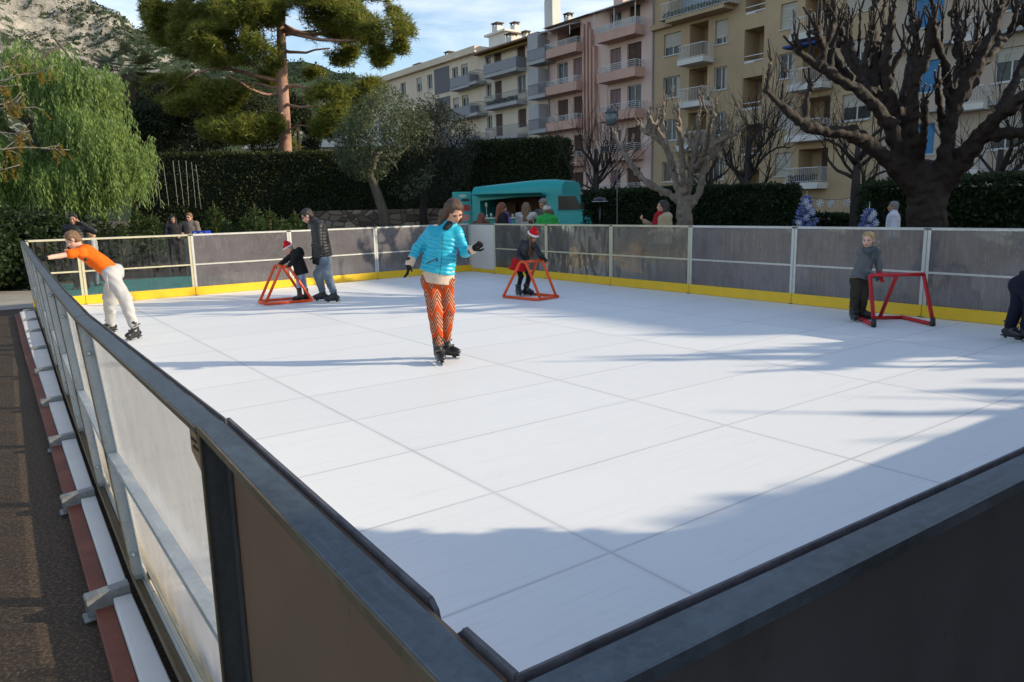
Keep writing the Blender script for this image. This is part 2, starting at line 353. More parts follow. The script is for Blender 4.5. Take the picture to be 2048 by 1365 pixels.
# left barrier, seen from outside: measured line of its top inner edge (v, u)
for i in range(9):
    panel(W(LU[i+1]+.10, LV[i+1]), W(LU[i]+.10, LV[i]), M_MILK,
          f'{ORD[i]} milky panel of the left barrier counting from the tan corner panel', 'milky panels of the left barrier',
          frame=M_GALV, top=M_RAIL, lip=M_OXID, lean=.081, proud=False, bracket=True, sheet_z0=.10, rail_h=.015)
c0, c1 = W(.385, 1.525), W(.345, .485)
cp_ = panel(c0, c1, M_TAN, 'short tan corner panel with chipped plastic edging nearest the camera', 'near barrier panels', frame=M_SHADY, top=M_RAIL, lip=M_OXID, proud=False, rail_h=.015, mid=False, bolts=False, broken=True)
near = [(.345, .485), (2.4, .435), (4.5, .385), (6.6, .335), (8.7, .29), (10.71, .245)]
for i in range(5):
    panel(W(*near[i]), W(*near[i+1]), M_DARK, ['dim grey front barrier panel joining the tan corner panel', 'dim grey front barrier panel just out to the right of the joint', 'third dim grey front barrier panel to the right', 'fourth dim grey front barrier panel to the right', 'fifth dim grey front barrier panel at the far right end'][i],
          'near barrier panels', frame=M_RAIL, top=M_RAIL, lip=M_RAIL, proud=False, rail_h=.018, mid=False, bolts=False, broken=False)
UR = 10.71
rv = [.245, .85, 2.93, 5.02, 7.07, 9.2, 11.28, 13.4, 15.48, 16.55]
rl = ['short grey end panel of the right barrier beyond the bending skater', 'grey right barrier panel left of the short end panel', 'grey right barrier panel behind the bending skater at the photo edge', 'grey right barrier panel behind the red skating frame', 'grey right barrier panel left of the grey jumper boy, under the snowflakes', 'grey right barrier panel below the clipped hedge, right of the beige coat woman', 'hazy clear right barrier panel in front of the beige coat woman', 'hazy clear right barrier panel in front of the green jacket child', 'plain white board panel at the far corner of the rink']
rl = ['short grey end panel of the right barrier beyond the bending skater', 'grey right barrier panel next to the short end panel', 'grey right barrier panel behind the bending skater at the photo edge', 'grey right barrier panel behind the boy with the red skating frame', 'grey right barrier panel under the snowflake garland', 'grey right barrier panel right of the beige coat woman', 'hazy right barrier panel in front of the beige coat woman', 'hazy right barrier panel below the turquoise van door', 'hazy right barrier panel behind the girl in the red skirt']
for i in range(8):
    j = i if i < 6 else i
    panel(W(UR, rv[i]), W(UR, rv[i+1]), M_GREY if i < 5 else M_HAZY, [rl[0], rl[1], rl[2], rl[3], rl[4], rl[6], rl[7], rl[8]][i] if i != 4 else rl[4], 'right barrier panels', frame=M_PALE if i < 5 else M_YELF, top=M_PALE if i < 5 else M_YELF)
root = panel(W(UR, rv[8]), W(UR, rv[9]), M_WHITE, 'plain white board panel closing the far corner of the rink', 'right barrier panels', frame=M_WHITE, top=M_WHITE, mid=False, bolts=False, proud=False)
bk = [(10.71, 16.55), (9.9, 16.53), (7.93, 16.4), (5.78, 16.22), (3.72, 16.13), (1.74, 16.12), (.9, 16.12)]
bl = ['narrow grey back barrier panel beside the white corner panel', 'grey back barrier panel behind the cyan jacket woman', 'grey stained back barrier panel behind the black jacket man', 'grey back barrier panel left of the black jacket man', 'clear back barrier panel in front of the cut firs', 'narrow clear back barrier panel at the left end']
for i in range(6):
    panel(W(*bk[i]), W(*bk[i+1]), M_CLEAR if i > 3 else M_GREY, bl[i], 'back barrier panels', frame=M_YELF if i > 3 else M_PALE, top=M_PALE)
# boards on the street side of the left barrier
rb = [(1.2, .215), (3.03, .26), (5.33, .32), (8.54, .40), (12, .48), (16.0, .60)]
def rbu(v): return float(np.interp(v, [a for a, _ in rb], [b for _, b in rb]))
def inn(v): return float(np.interp(v, LV, LU))+.10-.072
k = 0
for i in range(9):
    a, b_ = LV[i]+.04, LV[i+1]-.04
    m = MB(); m.prism([W(rbu(a)+.075, a, -.112), W(inn(a), a, -.112), W(inn(b_), b_, -.112), W(rbu(b_)+.075, b_, -.112)], (0, 0, .082)); m.build('plank', M_PLANK, bevel=.004, label=f'{ORD[i]} white plank beside the left barrier foot counting from the camera', cat='plank', group='white planks along the barrier foot')
    a, b_ = LV[i]+.006, LV[i+1]-.006
    m = MB(); m.prism([W(rbu(a), a, GZ+.002), W(rbu(a)+.073, a, GZ+.002), W(rbu(b_)+.073, b_, GZ+.002), W(rbu(b_), b_, GZ+.002)], (0, 0, .052)); m.build('board', M_RED, bevel=.004, label=f'{ORD[i]} red brown board on the asphalt along the left barrier counting from the camera', cat='board', group='red brown boards along the barrier')
# maker's sticker on the end of the first milky panel
M_STK = plain('sticker_film', (.34, .27, .18), .6, .1, 20); M_GRN = plain('sticker_green', (.16, .33, .05), .6); M_INK = plain('sticker_ink', (.05, .04, .03), .7)
a, b_ = np.array([.3835, 1.745]), np.array([.3835, 1.855])
def sp_(s, z, off): return W(a[0]+(b_[0]-a[0])*s-off, a[1]+(b_[1]-a[1])*s, z)
m = MB(); m.add([sp_(0, 1.045, 0), sp_(1, 1.09, 0), sp_(1, 1.205, 0), sp_(0, 1.205, 0)], [(0, 1, 2, 3), (3, 2, 1, 0)]); st = m.build('sticker', M_STK, label='brown tinted sticker with large letters at the top of the nearest milky panel', cat='sticker')
for ch, s0, mt_, sz in (('X', .72, M_INK, .062), ('S', .36, M_GRN, .062)):
    cu = bpy.data.curves.new('letter', 'FONT'); cu.body = ch; cu.size = sz; cu.align_x = 'CENTER'
    o = bpy.data.objects.new('letter', cu); COL.objects.link(o); me = bpy.data.meshes.new_from_object(o); bpy.data.objects.remove(o)
    me.materials.append(mt_); o = bpy.data.objects.new('letter', me); COL.objects.link(o); o.parent = st
    p = sp_(s0, 1.148, .003); X = -E2; Zv = EZ; N = np.cross(X, Zv)
    o.matrix_world = Matrix(((X[0], Zv[0], N[0], p[0]), (X[1], Zv[1], N[1], p[1]), (X[2], Zv[2], N[2], p[2]), (0, 0, 0, 1)))

m = MB()
for k_, (s0, s1, z) in enumerate(((.35, .85, 1.122), (.25, .75, 1.105))): m.add([sp_(s1, z, .002), sp_(s0, z, .002), sp_(s0, z+.008, .002), sp_(s1, z+.008, .002)], [(0, 1, 2, 3), (3, 2, 1, 0)])
m.build('small_print', M_INK, st)
# ================================================================ signed-distance modelling for people
def _nrm(v): v = np.asarray(v, float); return v/(np.linalg.norm(v)+1e-12)
def basis(fwd, up):
    f = _nrm(fwd); r = _nrm(np.cross(f, up)); return np.stack([r, f, np.cross(r, f)])   # rows: right, forward, up
class Cone:                       # tapered capsule; ribs = (count, depth) quilting along it
    def __init__(s, a, b, ra, rb, ribs=None, flat=None): s.a, s.b, s.ra, s.rb, s.ribs, s.flat = np.asarray(a, float), np.asarray(b, float), ra, rb, ribs, flat
    def box(s): r = max(s.ra, s.rb)*(max(1.0, s.flat[1]) if s.flat else 1)+.02; return np.minimum(s.a, s.b)-r, np.maximum(s.a, s.b)+r
    def d(s, P):
        ab = s.b-s.a; q = P-s.a; t = np.clip((q@ab)/(ab@ab+1e-12), 0, 1); c = q-t[..., None]*ab
        if s.flat:                # squash or widen the section along one axis
            ax, k = np.asarray(s.flat[0], float), s.flat[1]; m = c@ax; c = c-m[..., None]*ax*(1-1/k)
        r = s.ra+(s.rb-s.ra)*t
        if s.ribs: r = r+s.ribs[1]*(np.abs(np.sin(np.pi*t*s.ribs[0]))-.6)
        return np.linalg.norm(c, axis=-1)-r
class Ell:
    def __init__(s, c, r, B=None, ribs=None): s.c = np.asarray(c, float); s.r = np.asarray(r, float); s.B = np.eye(3) if B is None else B; s.ribs = ribs
    def box(s): m = s.r.max()+.02; return s.c-m, s.c+m
    def d(s, P):
        q = (P-s.c)@s.B.T
        k0 = np.linalg.norm(q/s.r, axis=-1); k1 = np.linalg.norm(q/(s.r**2), axis=-1)+1e-9
        o = k0*(k0-1)/k1
        if s.ribs: o = o-s.ribs[1]*(np.abs(np.sin(np.pi*(q[..., 2]+s.r[2])/s.ribs[0]))-.6)
        return o
class RBox:
    def __init__(s, c, hsz, rad, B=None): s.c = np.asarray(c, float); s.h = np.asarray(hsz, float); s.rad = rad; s.B = np.eye(3) if B is None else B
    def box(s): m = np.linalg.norm(s.h)+s.rad+.01; return s.c-m, s.c+m
    def d(s, P):
        q = np.abs((P-s.c)@s.B.T)-s.h
        return np.linalg.norm(np.maximum(q, 0), axis=-1)+np.minimum(q.max(-1), 0)-s.rad
def sdf_mesh(name, prims, mat, parent, vox=.012, k=.03, cut=(), sub=(), noise=None, **kw):
    """smooth union of prims, minus half spaces cut=[(point, outward normal)] and prims sub, meshed with surface nets"""
    lo = np.min([p.box()[0] for p in prims], axis=0)-2*vox; hi = np.max([p.box()[1] for p in prims], axis=0)+2*vox
    n = np.ceil((hi-lo)/vox).astype(int)+1
    gx, gy, gz = (lo[i]+np.arange(n[i])*vox for i in range(3))
    F = np.full(n, 1e3)
    for p in prims:               # only touch the neighbourhood of each shape
        bl, bh = p.box(); a = np.clip(np.floor((bl-lo-3*k)/vox).astype(int), 0, n-1); b = np.clip(np.ceil((bh-lo+3*k)/vox).astype(int)+1, 1, n)
        sl = tuple(slice(a[i], b[i]) for i in range(3))
        P = np.stack(np.meshgrid(gx[sl[0]], gy[sl[1]], gz[sl[2]], indexing='ij'), -1)
        d = p.d(P); f = F[sl]
        h = np.clip(.5+.5*(f-d)/k, 0, 1); F[sl] = np.where(f > 100, d, f*(1-h)+d*h-k*h*(1-h))
    P = None
    if cut or sub or noise:
        P = np.stack(np.meshgrid(gx, gy, gz, indexing='ij'), -1)
        if noise:
            F = F+noise(P)
        for c, nv in cut: F = np.maximum(F, (P-np.asarray(c, float))@_nrm(nv))
        for p in sub: F = np.maximum(F, -p.d(P))
    S = F < 0
    C = np.stack([S[i:n[0]-1+i, j:n[1]-1+j, l:n[2]-1+l] for i in (0, 1) for j in (0, 1) for l in (0, 1)])
    act = C.any(0) & ~C.all(0)
    idx = np.full(act.shape, -1); ii = np.argwhere(act); idx[act] = np.arange(len(ii))
    acc = np.zeros((len(ii), 3)); cnt = np.zeros(len(ii))
    corners = [(i, j, l) for i in (0, 1) for j in (0, 1) for l in (0, 1)]
    for a in corners:
        for b in corners:
            if sum(b)-sum(a) == 1 and all(b[q] >= a[q] for q in range(3)):
                fa = F[ii[:, 0]+a[0], ii[:, 1]+a[1], ii[:, 2]+a[2]]; fb = F[ii[:, 0]+b[0], ii[:, 1]+b[1], ii[:, 2]+b[2]]
                m = (fa < 0) != (fb < 0)
                t = np.where(m, fa/(fa-fb+1e-12), 0)[:, None]
                acc += np.where(m[:, None], np.array(a)+t*(np.array(b)-np.array(a)), 0); cnt += m
    V = lo+(ii+acc/cnt[:, None])*vox
    Q = []
    for ax in range(3):
        o1, o2 = [q for q in range(3) if q != ax]
        sl0 = [slice(1, -1)]*3; sl0[ax] = slice(0, n[ax]-1); sl1 = list(sl0); sl1[ax] = slice(1, n[ax])
        A, Bv = S[tuple(sl0)], S[tuple(sl1)]; e = np.argwhere(A != Bv)
        base = e+1; base[:, ax] -= 1
        sign = A[tuple(e.T)]
        def cell(d1, d2):
            q = base.copy(); q[:, o1] -= d1; q[:, o2] -= d2; return idx[q[:, 0], q[:, 1], q[:, 2]]
        q = np.stack([cell(1, 1), cell(0, 1), cell(0, 0), cell(1, 0)], 1)
        flip = sign if ax != 1 else ~sign
        q[~flip] = q[~flip][:, ::-1]; Q.append(q)
    Q = np.concatenate(Q); Q = Q[(Q >= 0).all(1)]
    a_, b_, c_ = V[Q[:, 0]], V[Q[:, 1]], V[Q[:, 2]]
    if np.einsum('ij,ij->i', a_-V.mean(0), np.cross(b_-a_, c_-a_)).sum() < 0: Q = Q[:, ::-1]
    return raw_mesh(name, V, Q, mat, parent, **kw)

# ---------------------------------------------------------------- body parts
def hand_prims(wr, d, back, s=1.0, curl=.5, side=1, fat=1.0, spread=.25):
    """palm, five separate fingers and thumb; d along the hand, back = normal of the hand's back, side +1/-1 puts the thumb"""
    d = _nrm(d); back = _nrm(np.asarray(back, float)-d*np.dot(back, d)); lat = np.cross(d, back)*side
    P = [Ell(wr+d*.045*s, (.036*s*fat, .052*s, .018*s*fat), np.stack([lat, d, back])), Cone(wr-d*.03*s, wr+d*.02*s, .024*s*fat, .024*s*fat)]
    fl = (.074, .084, .078, .062); r = .0092*s*fat
    for i in range(4):
        o = (-.026+.0175*i)*-1
        a = wr+d*.082*s+lat*o*s; dd = _nrm(d+lat*o*spread*12/1.0*.5)
        c1, c2 = curl*.9+.05*i*curl, curl*1.1
        L = fl[i]*s
        m1 = a+_rot(dd, lat, -c1*.6)*L*.42; m2 = m1+_rot(dd, lat, -c1-c2*.5)*L*.34; m3 = m2+_rot(dd, lat, -c1-c2)*L*.26
        P += [Cone(a-d*.02*s, m1, r*1.1, r), Cone(m1, m2, r, r*.92), Cone(m2, m3, r*.92, r*.8)]
    t0 = wr+d*.025*s+lat*.030*s; t1 = t0+_nrm(d*.7+lat*.75-back*.35)*.042*s; t2 = t1+_nrm(d*.95+lat*.25-back*.5)*.034*s
    P += [Cone(t0, t1, r*1.35, r*1.15), Cone(t1, t2, r*1.15, r*.95)]
    return P
def _rot(v, ax, a): ax = _nrm(ax); return v*math.cos(a)+np.cross(ax, v)*math.sin(a)+ax*np.dot(ax, v)*(1-math.cos(a))
def head_prims(c, fwd, up, s=1.0):
    B = basis(fwd, up); r, f, u = B
    H = lambda x, y, z: c+(r*x+f*y+u*z)*s
    P = [Ell(H(0, -.012, .028), np.array((.074, .094, .088))*s, B), Ell(H(0, .022, -.035), np.array((.060, .070, .075))*s, B),
         Cone(H(0, .055, -.082), H(0, .068, -.088), .026*s, .020*s),                          # jaw and chin
         Cone(H(0, .088, .004), H(0, .104, -.030), .010*s, .0145*s), Ell(H(0, .094, -.034), np.array((.017, .012, .010))*s, B),    # nose
         Ell(H(.036, .074, -.026), np.array((.024, .018, .020))*s, B), Ell(H(-.036, .074, -.026), np.array((.024, .018, .020))*s, B),  # cheeks
         Cone(H(-.042, .078, .022), H(.042, .078, .022), .013*s, .013*s),                      # brow
         Cone(H(-.016, .088, -.063), H(.016, .088, -.063), .0075*s, .0075*s),
         Ell(H(.078, -.012, -.008), np.array((.010, .020, .032))*s, B), Ell(H(-.078, -.012, -.008), np.array((.010, .020, .032))*s, B)]
    sub = [Ell(H(.031, .096, .002), np.array((.018, .016, .011))*s, B), Ell(H(-.031, .096, .002), np.array((.018, .016, .011))*s, B)]
    return P, sub, B, H
def skinmat(name, col):
    t = NT(name); n = t.noise(30, 4); c = t.ramp(n, [(.3, tuple(x*.88 for x in col)), (.7, tuple(min(1, x*1.08) for x in col))])
    return t.end(t.bsdf(c, .5, 0, None, .4, Subsurface_Weight=.12, Subsurface_Radius=(.012, .005, .003)))
SK = skinmat('skin', (.56, .31, .215)); SK2 = skinmat('skin_tanned', (.40, .21, .14)); SK3 = skinmat('skin_fair', (.66, .40, .30))
M_EYE = plain('eye_dark', (.02, .015, .012), .25, .1); M_LIP = plain('lip', (.36, .10, .085), .45, .1, 40); M_SHADE = plain('sunglass_black', (.012, .012, .014), .1, .1)
def hairmat(name, a, b):
    t = NT(name); n = t.noise(14, 5, .7, None, stretch=(6, 6, .8)); c = t.ramp(n, [(.3, a), (.7, b)])
    return t.end(t.bsdf(c, .42, 0, t.bump(n, .8, .02), .5))
HR_BROWN = hairmat('hair_brown', (.035, .014, .008), (.10, .045, .022)); HR_BLACK = hairmat('hair_black', (.008, .006, .005), (.025, .018, .015))
HR_BLOND = hairmat('hair_blond', (.32, .19, .08), (.56, .38, .19)); HR_RED = hairmat('hair_auburn', (.10, .022, .008), (.26, .065, .02)); HR_LT = hairmat('hair_light_brown', (.11, .055, .025), (.26, .14, .07)); HR_GREY = hairmat('hair_grey', (.10, .09, .085), (.3, .28, .26))
def cloth(name, col, rough=.8, weave=0.0, var=.14, spec=.2, quilt=None, sheen=0.0):
    t = NT(name); n = t.noise(6, 5, .6); f = t.noise(120, 2, .6)
    c = t.ramp(n, [(.3, tuple(x*(1-var) for x in col)), (.72, tuple(min(1, x*(1+var)) for x in col))])
    h = t.math('ADD', t.math('MULTIPLY', n, .7), t.math('MULTIPLY', f, .3))
    return t.end(t.bsdf(c, rough, 0, t.bump(h, .35+weave, .015), spec, Sheen_Weight=sheen))
M_BOOT = plain('skate_plastic', (.014, .014, .015), .3, .3, 20, spec=.5); M_BUCK = plain('buckle_grey', (.085, .085, .09), .4, .3, 30, metal=.2); M_BLADE = plain('blade_holder', (.02, .02, .02), .4, .2); M_TANB = plain('tan_sole', (.55, .42, .27), .6, .1); M_STEEL = plain('blade_steel', (.55, .55, .55), .3, .1, metal=.9)
M_GLOVE = cloth('black_glove', (.012, .012, .013), .85); 
def skate(root, ank, toe_dir, s=1.0, vox=.011, holder=None, pitch=0.0, shaft=None):
    """hard shell skate: boot, buckle, holder and steel blade. ank = ankle point about 0.15 m above the ice"""
    f = _nrm(np.array([toe_dir[0], toe_dir[1], toe_dir[2] if len(toe_dir) > 2 else 0.0])); u = _nrm(EZ-f*f[2]); r = np.cross(f, u); B = np.stack([r, f, u])
    A = lambda x, y, z: ank+(r*x+f*y+u*z)*s
    sh = A(0, -.035, .13) if shaft is None else np.asarray(shaft, float)
    bp = [Cone(A(0, -.01, -.02), sh, .052*s, .060*s), Ell(A(0, .055, -.068), np.array((.047, .125, .040))*s, B), Cone(A(0, .005, -.03), A(0, .10, -.055), .048*s, .040*s), Ell(A(0, -.055, -.062), np.array((.042, .05, .042))*s, B), Ell(A(0, .135, -.068), np.array((.043, .05, .034))*s, B)]
    bo = sdf_mesh('skate_boot', bp, M_BOOT, root, vox, .02, cut=[(A(0, 0, -.103), -u)])
    b = MB(); b.beam(A(.0, .055, -.03), A(.0, .075, .0), .104*s, .022*s, f)
    b.beam(A(.0, -.004, .05), A(.0, .0, .068), .110*s, .112*s, f); b.build('buckle', M_BUCK, bo, bevel=.004)
    b = MB(); b.beam(A(0, -.11, -.112), A(0, .17, -.112), .034*s, .018*s, u); b.beam(A(0, -.07, -.128), A(0, -.03, -.128), .016*s, .03*s, u); b.beam(A(0, .08, -.128), A(0, .13, -.128), .016*s, .03*s, u)
    ho = b.build('blade_holder', holder or M_BLADE, root, bevel=.004)
    b = MB(); b.prism([A(-.003, -.125, -.140), A(-.003, .16, -.140), A(-.003, .185, -.132), A(-.003, .16, -.155), A(-.003, -.125, -.155)], r*.006*s); b.build('blade', M_STEEL, ho)
    return bo
def face(root, H, B, s, lips=True, glasses=False, brow=None):
    if glasses:
        m = MB()
        for x in (-.032, .032): m.ball(H(x, .091, .004), .001, 6, 4); V = [H(x+.027*math.cos(a), .098-.010*abs(math.cos(a)), .002+.018*math.sin(a)) for a in np.arange(10)*math.pi/5]; m.prism(V, B[1]*-.006*s)
        m.beam(H(-.012, .1, .008), H(.012, .1, .008), .004*s, .004*s); m.beam(H(.056, .09, .008), H(.082, -.01, .012), .004*s, .006*s); m.beam(H(-.056, .09, .008), H(-.082, -.01, .012), .004*s, .006*s)
        m.build('sunglasses', M_SHADE, root)
    else:
        for x in (-.031, .031):
            m = MB(); m.ball((0, 0, 0), 1, 8, 6); V = np.concatenate(m.v); m.v = [np.array([H(x+v[0]*.013, .083+v[1]*.007, .001+v[2]*.0065) for v in V])]; m.build('eye', M_EYE, root)
            if brow is not None:
                m = MB(); m.tube([H(x-.018, .0895, .020), H(x, .0945, .025), H(x+.018, .0895, .020)], [.003*s, .0042*s, .003*s], 5); m.build('eyebrow', brow, root)
    if lips:
        m = MB(); m.tube([H(-.021, .0885, -.064), H(-.009, .0965, -.0615), H(0, .0975, -.063), H(.009, .0965, -.0615), H(.021, .0885, -.064)], [.003*s, .0048*s, .005*s, .0048*s, .003*s], 6); m.tube([H(-.018, .088, -.067), H(0, .0955, -.072), H(.018, .088, -.067)], [.003*s, .0055*s, .003*s], 6); m.build('lips', M_LIP, root)
def short_hair(c, B, H, s, mat, root, vox=.009, vol=1.0, fringe=.045):
    P = [Ell(H(0, -.018, .040), np.array((.083, .100, .090))*s*vol, B), Ell(H(0, -.05, -.01), np.array((.074, .062, .085))*s*vol, B), Cone(H(-.045, .062, .085), H(.045, .062, .085), .022*s*vol, .022*s*vol)]
    rr = np.random.default_rng(int(abs(c[0]*1000)) % 997)
    for i in range(26):
        a, e = rr.uniform(0, 6.283), rr.uniform(.1, 1.2); q = H(.074*math.cos(a)*math.cos(e), -.02+.092*math.sin(a)*math.cos(e), .045+.082*math.sin(e)); P.append(Cone(q, q+(B[1]*rr.uniform(-.01, .03)+B[0]*rr.uniform(-.02, .02)-B[2]*.01)*s, .014*s, .006*s))
    fu = _nrm(B[1]*.55-B[2]*.83)
    return sdf_mesh('hair', P, mat, root, vox, .012, cut=[(H(0, .055, fringe), B[1]*.80-B[2]*.60), (H(0, -.03, -.065), -B[2]), (H(0, .035, -.01), B[1]*.94-B[2]*.34)])
# ================================================================ people
def body_prims(J, s, hands=True, curl=(.5, .5), backs=None, fat=1.0, hips=True):
    lat = _nrm(J['shr']-J['shl']); sm = (J['shl']+J['shr'])/2; hm = (J['hil']+J['hir'])/2
    P = [Cone(sm+(J['neck']-sm)*.2, J['neck']+(J['head']-J['neck'])*.45, .052*s, .050*s), Cone(J['shl'], J['shr'], .055*s, .055*s),
         Cone(sm*.8+hm*.2, sm*.25+hm*.75, .105*s*fat, .098*s*fat, flat=(lat, 1.3)), Cone(J['hil'], J['hir'], .098*s*fat, .098*s*fat)]
    for q in 'lr':
        P += [Cone(J['sh'+q], J['el'+q], .047*s, .037*s), Cone(J['el'+q], J['wr'+q], .036*s, .025*s),
              Cone(J['hi'+q], J['kn'+q], .080*s*fat, .052*s), Cone(J['kn'+q], J['an'+q], .052*s, .036*s), Cone(J['an'+q], J['an'+q]-EZ*.05*s, .036*s, .036*s)]
    return P, lat, sm, hm
def make_person(label, J, s=1.0, skin=SK, hair=None, gloves=None, backs=None, curl=(.5, .5), group=None, vox=.012, hvox=.0075, thumbs=(1, -1), hs=None, cat='person', brow=HR_BROWN, glasses=False, face_on=True, fat=1.0):
    hs = hs or s
    base = np.array([(J['anl'][0]+J['anr'][0])/2, (J['anl'][1]+J['anr'][1])/2, 0.0])
    root = empty('person', (0, 0, 0), 0, label, cat, group)
    P, lat, sm, hm = body_prims(J, s, fat=fat)
    hp, sub, B, H = head_prims(J['head'], J['hf'], J.get('hu', EZ), hs)
    hands = []
    for q, th, cu, i in (('l', thumbs[0], curl[0], 0), ('r', thumbs[1], curl[1], 1)):
        d = J.get('hd'+q, J['wr'+q]-J['el'+q]); bk = (backs or (EZ, EZ))[i]
        hands.append(hand_prims(J['wr'+q], d, bk, s, cu, th, 1.0))
    if gloves is None:
        body = sdf_mesh('body', P+hp+[x for h_ in hands for x in h_], skin, root, hvox, .012*s, sub=sub)
    else:
        body = sdf_mesh('body', P+hp+[Cone(J['wr'+q], J['wr'+q]+_nrm(J.get('hd'+q, J['wr'+q]-J['el'+q]))*.07*s, .022*s, .016*s) for q in 'lr'], skin, root, hvox if face_on else vox, .014*s, sub=sub)
        for i, q in enumerate('lr'):
            d = _nrm(J.get('hd'+q, J['wr'+q]-J['el'+q])); bk = (backs or (EZ, EZ))[i]
            sdf_mesh('glove', hand_prims(J['wr'+q], d, bk, s*.95, curl[i], thumbs[i], 1.10)+[Cone(J['wr'+q]-d*.045*s, J['wr'+q]+d*.02*s, .036*s, .033*s)], gloves, root, .0065, .007)
    if face_on: face(root, H, B, hs, True, glasses, brow)
    return root, lat, sm, hm, B, H
def on_ice(root, J, q, toe, s, holder=None):
    a = J['an'+q]; d = _nrm(a-J['kn'+q]); d = _nrm(d+np.array([0, 0, -.6])); t_ = (a[2]-.155*s)/max(.2, -d[2])
    return skate(root, a+d*t_, toe, s, holder=holder, shaft=a-d*.05*s)
def jacket(root, name, J, lat, sm, hm, mat, s=1.0, t=.03, hem=None, ribs=None, sribs=None, collar=.06, vox=.012, sleeve=1.0, cut=(), extra=(), wid=1.32, cuff=None, k=.03, belly=.0, noise=None, arms=True):
    hem = hm if hem is None else hem
    n = None if ribs is None else (max(2, np.linalg.norm(sm-hem)/ribs[0]), ribs[1])
    ax = _nrm(sm-hem)
    P = [Cone(sm-ax*.05*s, hem-ax*.06, (.108+t)*s, (.108+t+belly)*s, ribs=n, flat=(lat, wid)), Cone(J['shl']-ax*.01, J['shr']-ax*.01, (.052+t)*s, (.052+t)*s)]
    if collar: P.append(Cone(sm+(J['neck']-sm)*.1, J['neck']+(J['head']-J['neck'])*.12, (.056+collar*.4)*s, (.050+collar*.35)*s))
    for q in ('lr' if arms else ''):
        e = J['el'+q]; wv = J['wr'+q]; w2 = e+(wv-e)*sleeve
        r1 = None if sribs is None else (np.linalg.norm(J['sh'+q]-e)/sribs[0], sribs[1]); r2 = None if sribs is None else (np.linalg.norm(e-w2)/sribs[0], sribs[1])
        P += [Cone(J['sh'+q], e, (.047+t*.85)*s, (.040+t*.75)*s, ribs=r1), Cone(e, w2, (.040+t*.75)*s, (.029+t*.55)*s, ribs=r2)]
    return sdf_mesh(name, P+list(extra), mat, root, vox, k*s, cut=[(hem, -ax)]+list(cut), noise=noise)
def trousers(root, J, hm, mat, s=1.0, t=.015, loose=(1.0, 1.0), vox=.012, top=.10, len_=1.0, up=EZ, name='trousers', noise=None, fat=1.0, cuffw=1.0):
    P = [Cone(J['hil'], J['hir'], (.100+t)*s*fat, (.100+t)*s*fat), Cone((J['hil']+J['hir'])/2, (J['hil']+J['hir'])/2+_nrm(up)*top*s, (.104+t)*s*fat, (.10+t)*s*fat, flat=(_nrm(J['hir']-J['hil']), 1.2))]
    for q in 'lr':
        a = J['kn'+q]+(J['an'+q]-J['kn'+q])*len_
        P += [Cone(J['hi'+q], J['kn'+q], (.084+t)*s*fat, (.056+t)*s*loose[0]), Cone(J['kn'+q], a, (.056+t)*s*loose[0], (.044+t)*s*loose[1]*cuffw)]
    return sdf_mesh(name, P, mat, root, vox, .025*s, cut=[((J['hil']+J['hir'])/2+_nrm(up)*top*s, up)], noise=noise)
def wrinkle(a=.006, sc=(24, 24, 16), seed=0):
    return lambda P: a*(np.sin(P[..., 0]*sc[0]+3*np.sin(P[..., 2]*sc[2]*.7+seed))*np.sin(P[..., 2]*sc[2]+2*np.sin(P[..., 1]*sc[1]+seed)))
class Px:                        # photo crop -> world, at the person's own distance
    def __init__(s, ox, oy, k, Y): s.o = (ox, oy, k, Y)
    def __call__(s, x, y, dy=0.0): ox, oy, k, Y = s.o; return at(ox+x*k, oy+y*k, Y+dy)

# ---- woman in the cyan quilted jacket
M_CYAN = cloth('cyan_quilted_nylon', (.012, .40, .56), .38, .1, .12, .5)
M_CREAM = cloth('cream_knit', (.66, .50, .38), .9, .5)
t = NT('zigzag_print'); co = t.coord('Object'); sx = t.n('ShaderNodeSeparateXYZ', i0=co)
XX, ZZ = sx.outputs[0], sx.outputs[2]
tri = t.math('ABSOLUTE', t.math('SUBTRACT', t.math('FRACT', t.math('ADD', t.math('DIVIDE', XX, .118), .62)), .5))
zz = t.math('ADD', t.math('ADD', ZZ, t.math('MULTIPLY', tri, -.26)), t.math('MULTIPLY', t.noise(18, 3), .03))
band = t.math('FRACT', t.math('DIVIDE', zz, .235)); fine = t.math('FRACT', t.math('DIVIDE', t.math('ADD', zz, t.math('MULTIPLY', t.noise(60, 2), .012)), .045)); fine2 = t.math('FRACT', t.math('DIVIDE', zz, .04))
colr = t.ramp(fine, [(0, (.03, .012, .012)), (.22, (.16, .03, .02)), (.36, (.62, .52, .42)), (.52, (.50, .06, .012)), (.70, (.42, .17, .03)), (.86, (.30, .05, .015))], 'CONSTANT')
col2 = t.ramp(fine2, [(0, (.50, .058, .012)), (.8, (.50, .058, .012)), (.86, (.30, .10, .02))], 'CONSTANT')
sel = t.ramp(band, [(0, 0.0), (.34, 0.0), (.36, 1.0), (.97, 1.0), (1, 0.0)])
M_ZIG = t.end(t.bsdf(t.mix(sel, col2, colr), .85, 0, t.bump(t.noise(14, 4), .4, .02), .15))
q = Px(780, 380, .2785, 7.95)
J = dict(head=q(463, 152, -.03), hf=(.38, -.66, -.62), hu=(.16, -.55, .80), neck=q(432, 246, .03), shl=q(300, 298, .04), shr=q(478, 300, .02), ell=q(195, 420, .06), elr=q(540, 448, -.02), wrl=q(138, 535, -.04), wrr=q(600, 425, -.22),
         hdl=q(122, 640, -.08)-q(138, 535, -.04), hdr=q(655, 395, -.30)-q(600, 428, -.22), hil=q(293, 655, .05), hir=q(395, 655, .05), knl=q(322, 860, -.05), knr=q(412, 850, .08), anl=q(345, 1100, -.03), anr=q(402, 1065, .22))
